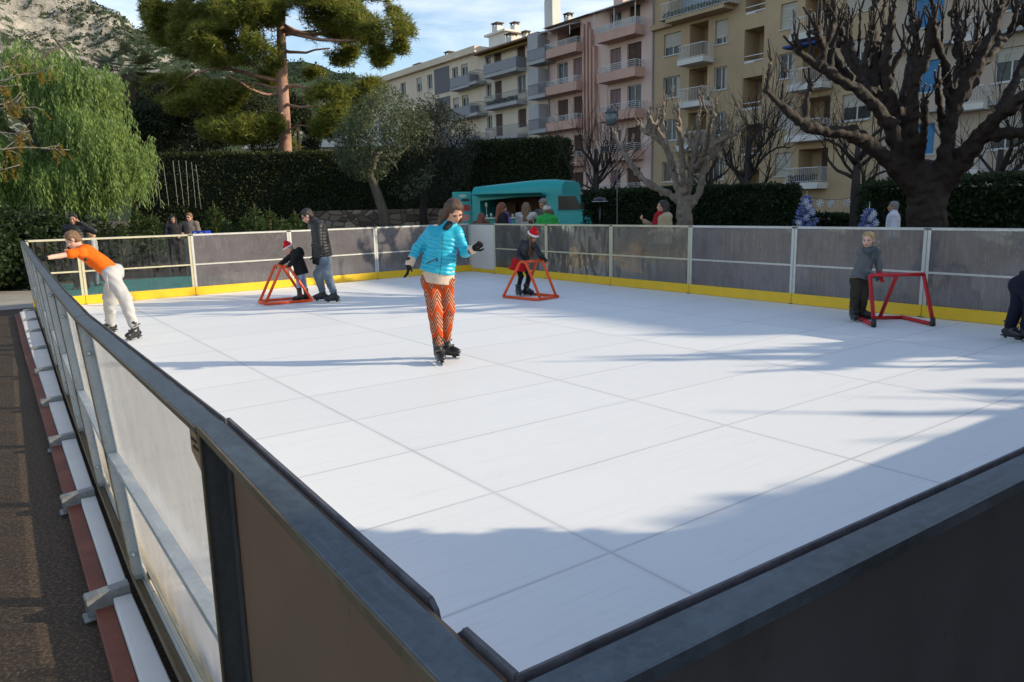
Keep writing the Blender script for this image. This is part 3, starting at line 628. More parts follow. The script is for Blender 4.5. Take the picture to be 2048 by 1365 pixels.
root, lat, sm, hm, B, H = make_person('woman skating in a cyan quilted jacket and zigzag printed trousers, arms held out', J, 1.0, SK, gloves=M_GLOVE, backs=(np.array((-.9, -.3, .2)), np.array((.4, -.9, .1))), curl=(.35, 1.25), thumbs=(-1, 1), hvox=.007)
jk = jacket(root, 'jacket', J, lat, sm, hm, M_CYAN, 1.0, .017, hem=q(337, 592, .04), ribs=(.042, .010), sribs=(.042, .009), collar=.05, vox=.0085, sleeve=.93, wid=1.30, belly=.026, k=.025, noise=wrinkle(.004, (40, 40, 30)))
m = MB(); fr = _nrm(np.cross(lat, sm-hm)); fr = fr if fr[1] < 0 else -fr
c_a, c_b = sm+fr*.130-lat*(-.01), q(337, 600, 0)+fr*.155+lat*.055
m.tube([sm+(J['neck']-sm)*.7+fr*.085, sm+fr*.125+lat*.005-EZ*.05, (c_a+c_b)/2+fr*.022+lat*.01, c_b], [.005]*4, 6); m.build('zip', plain('zip_teal', (.01, .16, .22), .4), jk)
m = MB(); m.beam(q(262, 530, -.17), q(345, 490, -.20), .008, .012); m.ball(q(338, 508, -.215), .012, 8, 6); m.build('pocket_zip', M_INK, jk)
sdf_mesh('collar_lining', [Cone(sm+(J['neck']-sm)*.5+fr*.075, J['neck']+fr*.055, .035, .040)], cloth('dark_lining', (.02, .03, .04)), jk, .009, .01)
jacket(root, 'jumper', J, lat, sm, hm, M_CREAM, 1.0, .006, hem=q(340, 668, .04), collar=0, vox=.012, arms=False, cut=[(q(337, 575, .04), EZ)], wid=1.40, belly=.012)
for w_, e_ in (('wrl', 'ell'), ('wrr', 'elr')):
    d = _nrm(J[w_]-J[e_]); sdf_mesh('cuff', [Cone(J[w_]-d*.055, J[w_]-d*.012, .048, .046)], M_CREAM, root, .008)
tr = trousers(root, J, hm, M_ZIG, 1.0, .012, (1.18, .98), .010, .10, 1.0, noise=wrinkle(.006, (30, 30, 18)))
P = [Ell(H(0, -.022, .036), (.085, .104, .092), B), Cone(H(.072, -.01, .03), H(.088, -.02, -.14), .030, .036), Cone(H(-.072, -.01, .03), H(-.088, -.02, -.15), .030, .040), Cone(H(0, -.07, 0), H(0, -.09, -.16), .07, .075, flat=(B[0], 1.25)), Cone(H(.06, -.05, 0), H(.105, -.03, -.13), .04, .05), Cone(H(.10, -.02, -.09), H(.15, .0, -.165), .034, .018), Cone(H(-.07, -.05, -.05), H(-.095, -.05, -.19), .045, .035)]
_r = np.random.default_rng(77)
for _ in range(22):
    x_ = _r.uniform(-.09, .11); a_ = H(x_, _r.uniform(-.06, .02), _r.uniform(-.08, .02)); P.append(Cone(a_, a_+B[0]*_r.uniform(-.01, .07)+B[1]*_r.uniform(-.02, .03)-B[2]*_r.uniform(.10, .20), .014, .004))
sdf_mesh('hair', P, HR_BROWN, root, .007, .012, sub=[Ell(H(0, .085, -.026), (.060, .072, .094), B)], noise=wrinkle(.004, (60, 60, 10)))
on_ice(root, J, 'l', (.32, -.90), 1.0)
on_ice(root, J, 'r', (.86, -.45), 1.0)

# ---- boy in orange leaning on the barrier
M_ORANGE = cloth('orange_tshirt', (.85, .14, .008), .8, .1, .1); M_SWEAT = cloth('pale_grey_fleece', (.44, .435, .44), .95, .0, .08)
q = Px(20, 420, .2198, 10.0)
J = dict(head=q(572, 275, 0), hf=(-.80, -.30, -.52), hu=(-.45, -.1, .88), neck=q(650, 345, .04), shl=q(640, 385, -.16), shr=q(690, 355, .17), ell=q(455, 420, -.32), elr=q(480, 415, .0), wrl=q(295, 445, -.50), wrr=q(320, 432, -.28), hdl=np.array((-1, -.2, -.12)), hdr=np.array((-1, -.3, -.1)),
         hil=q(920, 590, -.08), hir=q(960, 565, .08), knl=q(1040, 800, -.10), knr=q(905, 800, .25), anl=q(1130, 1060, -.12), anr=q(915, 1045, .50))
root, lat, sm, hm, B, H = make_person('boy in an orange t-shirt and pale sweatpants leaning onto the left barrier', J, .86, SK3, gloves=M_GLOVE, backs=(EZ, EZ), curl=(.75, .75), thumbs=(-1, 1), hs=.93, hvox=.0075, brow=HR_LT)
shirt = jacket(root, 'tshirt', J, lat, sm, hm, M_ORANGE, .86, .022, hem=hm+(sm-hm)*.07, collar=.02, vox=.010, arms=False, wid=1.32, noise=wrinkle(.006, (18, 18, 22), 1.0))
P = []
for a in 'lr': P.append(Cone(J['sh'+a], J['sh'+a]+(J['el'+a]-J['sh'+a])*.46, .056, .064))
sdf_mesh('sleeve', P[:1], M_ORANGE, shirt, .009); sdf_mesh('sleeve', P[1:], M_ORANGE, shirt, .009)
m = MB(); c_ = q(692, 452, -.20); m.tube([c_, c_+np.array((.0, -.012, 0))], .022, 14); m.build('badge_print', M_INK, shirt)
tr = trousers(root, J, hm, M_SWEAT, .9, .022, (1.22, 1.02), .010, .09, .97, up=_nrm(sm-hm), name='sweatpants', noise=wrinkle(.008, (26, 26, 18), 2))
for dx in (0, .03):
    m = MB(); m.tube([q(872+dx*300, 590, -.19), q(876+dx*400, 650, -.235), q(874+dx*700, 735, -.24)], .005, 6); m.build('drawstring', M_SWEAT, tr)
short_hair(J['head'], B, H, .93, HR_LT, root, vol=1.02, fringe=.04)
on_ice(root, J, 'l', (-.25, -.95), .95); on_ice(root, J, 'r', (-.3, -.9), .95)

# ---- man in the black quilted jacket
M_BLKQ = cloth('black_quilted_nylon', (.018, .018, .020), .45, .2, .2, .35)
t = NT('blue_denim'); n = t.noise(3.2, 5, .6); n2 = t.noise(150, 2)
M_DENIM = t.end(t.bsdf(t.mix(t.math('MULTIPLY', n2, .4), t.ramp(n, [(.35, (.045, .075, .115)), (.6, (.13, .18, .235)), (.75, (.24, .29, .34))]), (.3, .33, .36)), .85, 0, t.bump(t.noise(12, 4), .5, .02), .15))
q = Px(500, 400, .1757, 13.6)
J = dict(head=q(650, 185, 0), hf=(-.86, -.12, -.50), hu=(-.45, -.05, .88), neck=q(722, 245, .02), shl=q(775, 305, -.20), shr=q(785, 300, .20), ell=q(790, 520, -.27), elr=q(745, 510, .22), wrl=q(765, 665, -.22), wrr=q(735, 640, .16), hil=q(840, 690, -.10), hir=q(850, 690, .10), knl=q(880, 850, -.10), knr=q(775, 850, .12), anl=q(945, 1035, -.10), anr=q(820, 1025, .16))
root, lat, sm, hm, B, H = make_person('man in a black quilted jacket and faded jeans skating with head bowed behind a child', J, 1.0, SK, gloves=M_GLOVE, backs=(np.array((-.2, -1, 0)), np.array((0, 1, 0))), curl=(.5, .5), thumbs=(1, -1), glasses=True)
jacket(root, 'jacket', J, lat, sm, hm, M_BLKQ, 1.0, .040, hem=q(838, 650, 0), ribs=(.055, .011), sribs=(.055, .008), collar=.09, vox=.011, wid=1.28, belly=.012, k=.02)
trousers(root, J, hm, M_DENIM, 1.0, .020, (1.12, 1.0), .012, .08, 1.0, noise=wrinkle(.006))
short_hair(J['head'], B, H, 1.0, HR_BLACK, root, vol=1.06)
on_ice(root, J, 'l', (-1, -.12), 1.0); on_ice(root, J, 'r', (-1, -.10), 1.0)

# ---- small child in a santa hat
M_SRED = cloth('santa_red', (.62, .012, .014), .9, .3); M_SWHT = cloth('santa_white', (.74, .72, .71), 1.0, .8); M_BLK = cloth('black_coat', (.014, .014, .016), .7, .2); M_LDEN = cloth('pale_denim', (.33, .42, .54), .9, .3, .3)
def santa(root, H, B, s, tipdir):
    P = [Ell(H(0, -.012, .062), np.array((.094, .11, .060))*s, B), Cone(H(0, -.015, .085), H(0, -.03, .150), .080*s, .045*s), Cone(H(0, -.03, .150), H(*tipdir), .040*s, .018*s)]
    h_ = sdf_mesh('santa_hat', P, M_SRED, root, .009, .03, noise=wrinkle(.004))
    P = []
    for k_ in range(16):
        a, b = k_*math.pi/8, (k_+1)*math.pi/8
        P.append(Cone(H(.090*math.cos(a), -.010+.108*math.sin(a), .046), H(.090*math.cos(b), -.010+.108*math.sin(b), .046), .022*s, .022*s))
    sdf_mesh('hat_band', P, M_SWHT, h_, .009, .01); sdf_mesh('pompom', [Ell(H(*tipdir), np.array((.028, .028, .028))*s)], M_SWHT, h_, .008)
q = Px(500, 400, .1757, 13.8)
J = dict(head=q(440, 560, 0), hf=(-.82, -.25, -.5), hu=(-.42, -.1, .9), neck=q(487, 600, .02), shl=q(530, 610, -.12), shr=q(520, 600, .13), ell=q(490, 700, -.20), elr=q(400, 690, .14), wrl=q(447, 752, -.22), wrr=q(328, 748, .22), hdl=np.array((-.9, -.1, -.35)), hdr=np.array((-.9, .1, -.35)), hil=q(580, 815, -.07), hir=q(585, 815, .07), knl=q(555, 920, -.08), knr=q(610, 920, .06), anl=q(560, 1035, -.08), anr=q(635, 1040, .08))
root, lat, sm, hm, B, H = make_person('small child in a santa hat and black coat bending over an orange skating frame', J, .62, SK3, gloves=M_GLOVE, curl=(.9, .9), thumbs=(-1, 1), hs=.80, vox=.01)
ck = jacket(root, 'coat', J, lat, sm, hm, M_BLK, .66, .048, hem=q(590, 850, 0), collar=.10, vox=.011, wid=1.25, belly=.045, noise=wrinkle(.005))
sdf_mesh('hood', [Ell(q(560, 590, 0), (.08, .10, .085)), Ell(q(575, 620, 0), (.07, .09, .06))], M_BLK, ck, .012)
trousers(root, J, hm, M_LDEN, .62, .018, (1.1, 1.0), .011, .05, 1.0)
santa(root, H, B, .80, (0, -.10, .115))
sdf_mesh('hair', [Ell(H(0, -.04, -.01), (.066, .055, .075), B)], HR_BLOND, root, .01)
on_ice(root, J, 'l', (-1, -.2), .78); on_ice(root, J, 'r', (-.95, -.3), .78)

# ---- girl in a santa hat and red skirt
M_LEATH = cloth('black_leather', (.008, .008, .010), .38, .1, .2, .5); M_RSK = cloth('red_skirt', (.50, .010, .016), .8, .3); M_TIGHT = cloth('black_tights', (.010, .010, .012), .8)
q = Px(990, 440, .1319, 13.9)
J = dict(head=q(572, 250, -.10), hf=(.62, -.62, -.48), hu=(.35, -.35, .87), neck=q(530, 320, -.02), shl=q(415, 350, .03), shr=q(600, 385, -.06), ell=q(345, 545, -.10), elr=q(690, 535, -.22), wrl=q(455, 640, -.26), wrr=q(765, 625, -.14), hdl=np.array((.35, -.4, -.5)), hdr=np.array((.6, -.3, -.5)), hil=q(330, 640, .08), hir=q(420, 660, .02), knl=q(395, 860, -.02), knr=q(515, 830, -.06), anl=q(350, 1045, 0), anr=q(478, 1020, .02))
root, lat, sm, hm, B, H = make_person('girl in a santa hat and red skirt holding an orange skating frame', J, .84, SK2, curl=(.9, .9), thumbs=(-1, 1), hs=.90, vox=.01)
jacket(root, 'leather_jacket', J, lat, sm, hm, M_LEATH, .82, .030, hem=hm+(sm-hm)*.22, collar=.06, vox=.011, wid=1.2, belly=.01, noise=wrinkle(.006, (30, 30, 24)))
sk = [Cone(hm+(sm-hm)*.16, hm+EZ*-.17+np.array((-.02, 0, 0)), .125, .19, flat=(lat, 1.1))]
sdf_mesh('skirt', sk, M_RSK, root, .011, .02, cut=[(hm-EZ*.15, -EZ+np.array((-.15, 0, 0)))], noise=wrinkle(.010, (40, 40, 4)))
trousers(root, J, hm, M_TIGHT, .80, .006, (.95, .9), .011, .04, 1.0, name='tights')
santa(root, H, B, .92, (-.135, -.04, .065))
P = [Ell(H(0, -.02, .02), (.080, .098, .09), B), Cone(H(-.07, .0, -.02), H(-.09, .07, -.34), .034, .038), Cone(H(.05, .02, -.02), H(.02, .10, -.36), .026, .040), Cone(H(-.03, .05, -.12), H(-.05, .10, -.36), .04, .045), Cone(H(-.03, -.07, -.02), H(-.06, -.04, -.24), .06, .06)]
sdf_mesh('hair', P, hairmat('hair_lighter_brown', (.045, .018, .009), (.19, .085, .035)), root, .010, .02, sub=[Ell(H(.012, .085, -.03), (.040, .06, .07), B)], noise=wrinkle(.005, (70, 70, 8)))  # hair in a lighter brown than the other brown hair
on_ice(root, J, 'l', (.35, -.9), .90); on_ice(root, J, 'r', (.80, -.55), .90)

# ---- boy in a grey jumper with the red frame
M_GREYK = cloth('grey_knit', (.125, .130, .135), .95, .6, .12); M_OLIVE = cloth('dark_olive_trousers', (.045, .038, .026), .9, .3); M_TEALG = cloth('teal_glove', (.006, .085, .12), .8); M_REDG = cloth('red_glove', (.45, .012, .02), .7)
q = Px(1660, 440, .1905, 10.15)
J = dict(head=q(402, 215, 0), hf=(-.66, -.72, -.05), hu=(0, 0, 1), neck=q(412, 300, .02), shl=q(335, 335, .0), shr=q(478, 340, .04), ell=q(362, 480, -.02), elr=q(512, 480, -.04), wrl=q(438, 585, -.16), wrr=q(525, 585, -.18), hdl=np.array((.9, -.25, -.35)), hdr=np.array((.1, -.3, -.9)), hil=q(283, 640, .03), hir=q(350, 645, .05), knl=q(268, 790, -.02), knr=q(348, 790, -.02), anl=q(242, 965, .0), anr=q(335, 950, .06))
root, lat, sm, hm, B, H = make_person('fair haired boy in a grey jumper looking left beside a red skating frame', J, .80, SK3, gloves=M_TEALG, curl=(.8, .8), thumbs=(1, -1), hs=.88, brow=HR_LT, hvox=.007)
for o in [c for c in bpy.data.objects if c.parent == root and c.name.startswith('glove')][1:]: o.data.materials[0] = M_REDG
jk = jacket(root, 'jumper', J, lat, sm, hm, M_GREYK, .76, .022, hem=q(308, 618, 0), collar=.04, vox=.010, wid=1.16, belly=.008, noise=wrinkle(.006, (24, 24, 20)))
sdf_mesh('cowl_collar', [Cone(q(352, 305, -.03), q(412, 330, -.10), .028, .032), Cone(q(412, 330, -.10), q(470, 310, -.04), .032, .030), Cone(q(460, 310, -.05), q(452, 405, -.13), .034, .022)], cloth('grey_collar', (.085, .10, .11), .95, .5), jk, .009, .03)
trousers(root, J, hm, M_OLIVE, .80, .020, (1.05, 1.0), .011, .06, 1.0, noise=wrinkle(.006))
short_hair(J['head'], B, H, .88, HR_BLOND, root, vol=1.03, fringe=.05)
on_ice(root, J, 'l', (-.12, -.98), .88); on_ice(root, J, 'r', (.85, -.45), .88)

# ---- skater bending down at the right edge of the photo
M_NAVY = cloth('navy_cloth', (.010, .012, .026), .85)
q = Px(1660, 440, .1905, 8.5)
J = dict(head=q(2420, 690, -.28), hf=(.55, -.45, -.7), hu=(.6, -.4, .6), neck=q(2340, 640, -.2), shl=q(2270, 640, -.05), shr=q(2330, 600, -.40), ell=q(2300, 800, -.10), elr=q(2390, 790, -.5), wrl=q(2330, 930, -.2), wrr=q(2400, 930, -.55), hil=q(1990, 690, .02), hir=q(2050, 680, -.20), knl=q(1985, 860, -.12), knr=q(2130, 860, -.32), anl=q(1895, 1105, .05), anr=q(2060, 1110, -.12))
root, lat, sm, hm, B, H = make_person('skater in dark navy clothes bending low at the right edge of the rink', J, .95, SK, gloves=M_GLOVE)
jacket(root, 'jacket', J, lat, sm, hm, M_BLK, .95, .04, hem=hm+(sm-hm)*.02, collar=.06, vox=.014, wid=1.25, belly=.03)
trousers(root, J, hm, M_NAVY, .95, .020, (1.1, 1.02), .012, .08, 1.0, up=_nrm(sm-hm))
short_hair(J['head'], B, H, .95, HR_BLACK, root)
on_ice(root, J, 'l', (.25, -.95), .95); on_ice(root, J, 'r', (.2, -.95), .95)

# ---------------------------------------------------------------- skating frames
def skating_frame(loc, rz, mat, label, Ln=.80, Wd=.58, Ht=.66, r=.025, kind='a'):
    """local +x is the front; two tube A-frames on an open U base, joined by a handle bar"""
    root = empty('skating_frame', loc, rz, label, 'skating frame', 'tube frames for learner skaters')
    zb = r+.004
    def tb(name, *ps, rr=r):
        m = MB(); m.tube(ps, rr, 10); return m.build(name, mat, root)
    w = Wd/2
    if kind == 'a':
        b = .06
        tb('base_rail', (-Ln*.55, w, zb), (Ln*.45-b, w, zb), (Ln*.45-b*.3, w-b*.3, zb), (Ln*.45, w-b, zb))
        tb('base_rail', (-Ln*.55, -w, zb), (Ln*.45-b, -w, zb), (Ln*.45-b*.3, -w+b*.3, zb), (Ln*.45, -w+b, zb))
        tb('cross_bar', (Ln*.45, -w+b, zb), (Ln*.45, w-b, zb))
        for s in (1, -1):
            tb('rear_leg', (-Ln*.55, s*w, zb), (-Ln*.53, s*w*.98, zb+.03), (-.10, s*w*.80, Ht-.03), (-.075, s*w*.78, Ht))
            tb('front_leg', (Ln*.44, s*w*.72, zb), (.05, s*w*.76, Ht-.02), (.02, s*w*.78, Ht))
            tb('grip', (-.075, s*w*.78, Ht), (.02, s*w*.78, Ht))
        tb('handle_bar', (.02, -w*.78, Ht), (.02, w*.78, Ht))
    else:
        tb('handle_bar', (-.12, -w, Ht), (-.12, w, Ht))
        for s in (1, -1):
            tb('rear_leg', (-.12, s*w, Ht), (-.115, s*w, Ht-.02), (-Ln*.5, s*w*1.08, zb+.03)); 
            tb('base_rail', (-Ln*.5, s*w*1.08, zb), (Ln*.3, s*w*.86, zb), (Ln*.34, s*w*.82, zb))
            m = MB(); m.tube([(-Ln*.5+.01, s*w*1.08, zb+.085), (-Ln*.5, s*w*1.08, zb+.03), (-Ln*.5-.012, s*w*1.08, zb-.016)], r*1.25, 10); m.tube([(-Ln*.5+.04, s*w*1.07, zb), (-Ln*.5-.012, s*w*1.08, zb)], r*1.25, 10); m.build('end_cap', M_BOOT, root)
        tb('cross_bar', (Ln*.34, -w*.82, zb), (Ln*.34, w*.82, zb)); tb('strut', (-.12, .0, Ht), (-.10, 0, Ht-.02), (Ln*.34, .02, zb))
    return root
M_FROR = plain('orange_tube_plastic', (.80, .085, .010), .38, .1, 4, spec=.5); M_FRRD = plain('red_tube_plastic', (.52, .012, .018), .38, .1, 4, spec=.5)
g1 = (at(551, 608, 13.3)+at(623, 600, 13.9)+at(523, 603.5, 13.8))/3
skating_frame((at(566, 603, 13.72)[0], 13.72, 0), math.atan2(-.50, -.80), M_FROR, 'orange tube skating frame held by the small child beside the man', .84, .56, .67)
skating_frame((at(1066, 596, 13.55)[0], 13.55, 0), math.atan2(-.66, .70), M_FROR, 'orange tube skating frame held by the girl in the red skirt', .84, .60, .67)
skating_frame((at(1779, 648, 9.95)[0], 9.95, 0), math.atan2(1.0, .03), M_FRRD, 'red tube skating frame with black end caps held by the grey jumper boy', .74, .70, .655, kind='b')
# ================================================================ hills, trees, hedges and plants
def leaf_mesh(name, C, A, Bv, mat, parent=None, **k):        # leaf quads: centres, long and short half axes
    n = len(C); V = np.empty((n, 4, 3)); V[:, 0] = C-A; V[:, 1] = C+Bv-.15*A; V[:, 2] = C+A; V[:, 3] = C-Bv-.15*A
    return raw_mesh(name, V.reshape(-1, 3), np.arange(4*n).reshape(n, 4), mat, parent, smooth=False, **k)
def rdir(r, n): v = r.normal(size=(n, 3)); return v/np.linalg.norm(v, axis=1)[:, None]
def vnoise(P, seed, f):
    r = np.random.default_rng(seed); o = np.zeros(len(P))
    for i in range(6):
        d = rdir(r, 1)[0]*f*r.uniform(.6, 1.8); o += np.sin(P@d+r.uniform(0, 6.28))
    return o/6
def cloud(r, n, c, rad, seed, f=1.6, thr=-.12, shell=.35, squash_bottom=True):   # points in an uneven ellipsoid with gaps
    d = rdir(r, int(n*2.6)); t = (shell+(1-shell)*r.random(len(d)))**.5
    P = d*t[:, None]
    bump = 1+.28*vnoise(d*2.0, seed+1, 2.2)
    P = P*bump[:, None]*np.asarray(rad)+np.asarray(c)
    keep = vnoise(P, seed, f) > thr
    return P[keep][:n]
def leaves(name, P, r, L_, Wd, mat, parent=None, droop=0.0, **k):
    n = len(P); a = rdir(r, n); a[:, 2] -= droop; a /= np.linalg.norm(a, axis=1)[:, None]
    b = np.cross(a, rdir(r, n)); b /= np.linalg.norm(b, axis=1)[:, None]+1e-9
    s = r.uniform(.6, 1.3, n)[:, None]
    return leaf_mesh(name, P, a*L_*s/2, b*Wd*s/2, mat, parent, **k)
def barkmat(name, a, b, sc=6, st=(1, 1, .25), bump=.8):
    t = NT(name); co = t.coord(); n = t.noise(sc, 6, .7, co, stretch=st); n2 = t.noise(sc*5, 4, .7, co)
    return t.end(t.bsdf(t.ramp(t.math('ADD', t.math('MULTIPLY', n, .65), t.math('MULTIPLY', n2, .35)), [(.3, a), (.68, b)]), .75, 0, t.bump(n, bump, .04), .4))
BK_PINE = barkmat('pine_bark', (.18, .09, .065), (.56, .33, .24), 3); BK_GREY = barkmat('grey_bark', (.05, .04, .03), (.15, .125, .095), 5); BK_POLL = barkmat('pollard_bark', (.005, .003, .002), (.036, .020, .013), 9, (1, 1, .6), 1.0); BK_POLL2 = barkmat('sunlit_pollard_bark', (.05, .038, .030), (.30, .245, .19), 9, (1, 1, .6), 1.0); BK_DARK = barkmat('dark_bark', (.016, .012, .010), (.05, .038, .03), 6); CUT = plain('cut_wood', (.42, .30, .16), .8, .2, 30)  # backlit dark and sunlit pale are put into the two pollard bark colours

# ---- rocky hills
t = NT('rocky_hillside'); co = t.coord(); n1 = t.noise(.012, 9, .68, co); n2 = t.noise(.075, 8, .74, co); n3 = t.noise(.22, 6, .7, co); st = t.noise(.03, 6, .65, co, stretch=(1, 1, .3), dist=.8)
sep = t.n('ShaderNodeSeparateXYZ', i0=co)
rock = t.ramp(t.math('ADD', t.math('MULTIPLY', st, .6), t.math('MULTIPLY', n3, .4)), [(.34, (.10, .09, .075)), (.44, (.33, .30, .255)), (.56, (.58, .53, .45)), (.74, (.50, .39, .28))])
shr = t.ramp(n3, [(.3, (.028, .045, .026)), (.6, (.06, .085, .045)), (.8, (.13, .14, .075))])
f = t.math('ADD', t.math('ADD', t.math('MULTIPLY', n2, .75), t.math('MULTIPLY', n1, .25)), t.math('MULTIPLY', n3, .30))
xr = t.n('ShaderNodeMapRange', i0=sep.outputs[0], i1=-360.0, i2=-150.0, i3=-.02, i4=.16).outputs[0]
mask = t.ramp(t.math('ADD', f, xr), [(.665, 0.0), (.705, 1.0)])
M_HILL = t.end(t.bsdf(t.mix(mask, rock, shr), .95, 0, t.bump(t.math('ADD', n2, t.math('MULTIPLY', n3, .5)), 1.0, 6.0), .1))
YC = 620.0
crest_px = [(-700, -420), (-300, -260), (0, -90), (100, -35), (165, -2), (205, 22), (250, 40), (268, 62), (300, 78), (345, 92), (420, 104), (500, 112), (560, 116), (610, 112), (650, 122), (690, 138), (725, 152), (760, 172), (810, 215), (900, 270), (1000, 330), (1300, 380)]
cx = []; cz = []
for x, y in crest_px:
    p = at(x, y, YC); cx.append(p[0]); cz.append(p[2])
NX, NY = 460, 200
X = np.linspace(cx[0], cx[-1], NX); s = np.linspace(0, 1.25, NY)
XX, SS = np.meshgrid(X, s, indexing='ij'); cr = np.interp(XX, cx, cz)
YY = 230+(YC-230)*SS
prof = np.where(SS <= 1, np.minimum(1, SS)**1.25, 1-(SS-1)*1.6)
P = np.stack([XX, YY, np.zeros_like(XX)], -1).reshape(-1, 3)
def fb(P, f0, amp, oct=4, seed=3):
    o = np.zeros(len(P))
    for i in range(oct): o += amp*vnoise(P, seed+i*7, f0*2.05**i)/1.75**i
    return o.reshape(XX.shape)
ridge = np.abs(fb(P, .020, 1.0, 5, 11))
fall = np.clip(SS*1.3, 0, 1)*np.where(SS < 1, np.clip((1.02-SS)*9, 0.10, 1), .3)
ZZ = cr*prof*(XX*0+1)-(ridge*38-14)*fall*np.clip(cr/90, .2, 1)+fb(P, .09, 4.5, 4, 5)*fall
YY = YY+fb(P, .03, 14, 3, 23)*np.clip(SS*2, 0, 1)*np.clip((1-SS)*6, 0, 1)
V = np.stack([XX, YY, np.maximum(ZZ, GZ-3)], -1).reshape(-1, 3)
I = np.arange(NX*NY).reshape(NX, NY); F = np.stack([I[:-1, :-1], I[1:, :-1], I[1:, 1:], I[:-1, 1:]], -1).reshape(-1, 4)
hills = raw_mesh('hills', V, F, M_HILL, None, True, kind='structure')
M_SCRUB = leafmat('hill_scrub', [(.2, (.016, .030, .014)), (.6, (.035, .058, .022)), (1, (.09, .11, .045))], .15)
r = np.random.default_rng(5); n = 6800
ii = r.integers(int(NX*.16), int(NX*.86), n); jj = (NY*(.33+.47*r.random(n)**.7)).astype(int); jj = np.minimum(jj, int(NY*.8)-1); C0 = V[(ii*NY+jj)]
ok = (vnoise(C0, 40, .045)+.35*vnoise(C0, 41, .12) > np.interp(C0[:, 0], [-330, -160], [-.16, -.38])) | (r.random(n) < .05); C0 = C0[ok]
q = np.repeat(C0, 9, 0); rad = np.repeat(r.uniform(.7, 2.2, len(C0)), 9)[:, None]
q = q+rdir(r, len(q))*rad*np.array([1, 1, .75])+np.array([0, -.6, 1.0])
leaves('scrub', q, r, 1.35, 1.1, M_SCRUB, None, kind='stuff')

# ---- stone pine behind the hedge
def branch(m, p, q, r0, r1, rr, bend=.12, n=7, sides=8):
    p, q = np.asarray(p, float), np.asarray(q, float); L_ = np.linalg.norm(q-p); t_ = np.linspace(0, 1, n)[:, None]
    k = rr.normal(size=3)*bend*L_; pts = p+(q-p)*t_+np.sin(t_*math.pi)*k; pts[1:-1] += rr.normal(size=(n-2, 3))*L_*bend*.12
    m.tube(pts, np.linspace(r0, r1, n), sides); return pts
N_PINE = leafmat('pine_needles', [(.15, (.040, .060, .010)), (.5, (.135, .16, .022)), (.8, (.25, .26, .042)), (1, (.36, .33, .07))], .35, .5)
r = np.random.default_rng(21); YP = 38.0
root = wempty('pine_tree', at(575, 440, YP)*np.array([1, 1, 0])+[0, 0, GZ], 0, 'tall pine with a reddish trunk and spreading needle clumps behind the clipped hedge', 'tree'); base_p = np.array(root.location)
m = MB(); tp = [at(x, y, YP) for x, y in ((577, 470), (575, 400), (572, 310), (569, 240), (566, 180), (564, 120), (562, 60), (563, 0), (566, -90), (568, -200))]
m.tube(np.array(tp), [.36, .33, .31, .29, .27, .24, .21, .19, .15, .08], 12)
limbs = [((566, 180), (455, 150), .10, -1), ((566, 176), (640, 180), .11, -1), ((568, 182), (480, 165), .09, .5), ((569, 208), (650, 208), .08, -1.2), ((571, 230), (520, 220), .07, -1), ((563, 98), (660, 97), .10, -.8), ((563, 70), (640, 60), .10, .6), ((563, 50), (690, 14), .13, -.6), ((563, 30), (450, 40), .13, -1), ((563, 110), (420, 90), .12, .8), ((564, -20), (470, -60), .12, 0), ((565, -40), (680, -70), .12, .5), ((563, 60), (770, 90), .11, -1.4), ((563, 10), (330, 50), .13, 1.0), ((572, 262), (640, 262), .05, -1), ((571, 250), (480, 265), .06, -1.2), ((566, 165), (330, 190), .10, .6)]
for a, b, rr_, dy in limbs: branch(m, at(*a, YP), at(*b, YP+dy*1.6), rr_, rr_*.35, r, .10)
V_ = m; tr_ = m.build('trunk', BK_PINE, root)
clumps = [(345, 50, 62, 48, 1), (420, 30, 70, 50, .5), (500, 20, 70, 48, -1), (380, 85, 55, 38, 0), (450, 90, 75, 45, -1), (530, 95, 42, 40, -1.5), (320, 20, 40, 28, 1), (560, -40, 120, 50, 0), (420, -50, 110, 50, 1), (710, -50, 110, 50, .5), (640, 20, 62, 40, -1), (700, 40, 66, 40, -1), (770, 60, 58, 32, -1.4), (812, 92, 26, 20, -1.4), (735, 100, 48, 30, -1), (660, 75, 45, 30, .6), (785, 10, 20, 22, 0), (755, 115, 30, 18, -1), (690, 110, 40, 22, 0),
          (400, 165, 60, 32, .6), (330, 180, 52, 30, .6), (440, 195, 60, 34, -.5), (380, 215, 50, 24, -.5), (480, 262, 70, 30, -1.2), (420, 262, 42, 22, -1), (540, 250, 30, 22, -1), (670, 205, 48, 36, -1.2), (690, 240, 52, 34, -1.2), (720, 195, 40, 28, -1), (655, 255, 34, 26, -1), (745, 175, 30, 20, -.6), (600, 285, 26, 16, 1), (630, 150, 22, 14, 1), (540, 150, 30, 30, 1.5)]
C = []; 
for i, (x, y, a, b, dy) in enumerate(clumps):
    p = at(x, y, YP+dy*1.7); k_ = YP/F_PX; n = int(6.4*a*b/10)
    C.append(cloud(r, n, p, (a*k_*.98, a*k_*.85, b*k_*.94), 100+i, 2.8, .03, .1))
C = np.concatenate(C); k_ = 6
Q = np.repeat(C, k_, 0); d = rdir(r, len(Q)); d[:, 2] = d[:, 2]*.7+.25; d /= np.linalg.norm(d, axis=1)[:, None]
L_ = r.uniform(.18, .36, len(Q))[:, None]; b = np.cross(d, rdir(r, len(Q))); b /= np.linalg.norm(b, axis=1)[:, None]
leaf_mesh('crown', Q+d*L_*.5, d*L_*.55, b*.017, N_PINE, root)

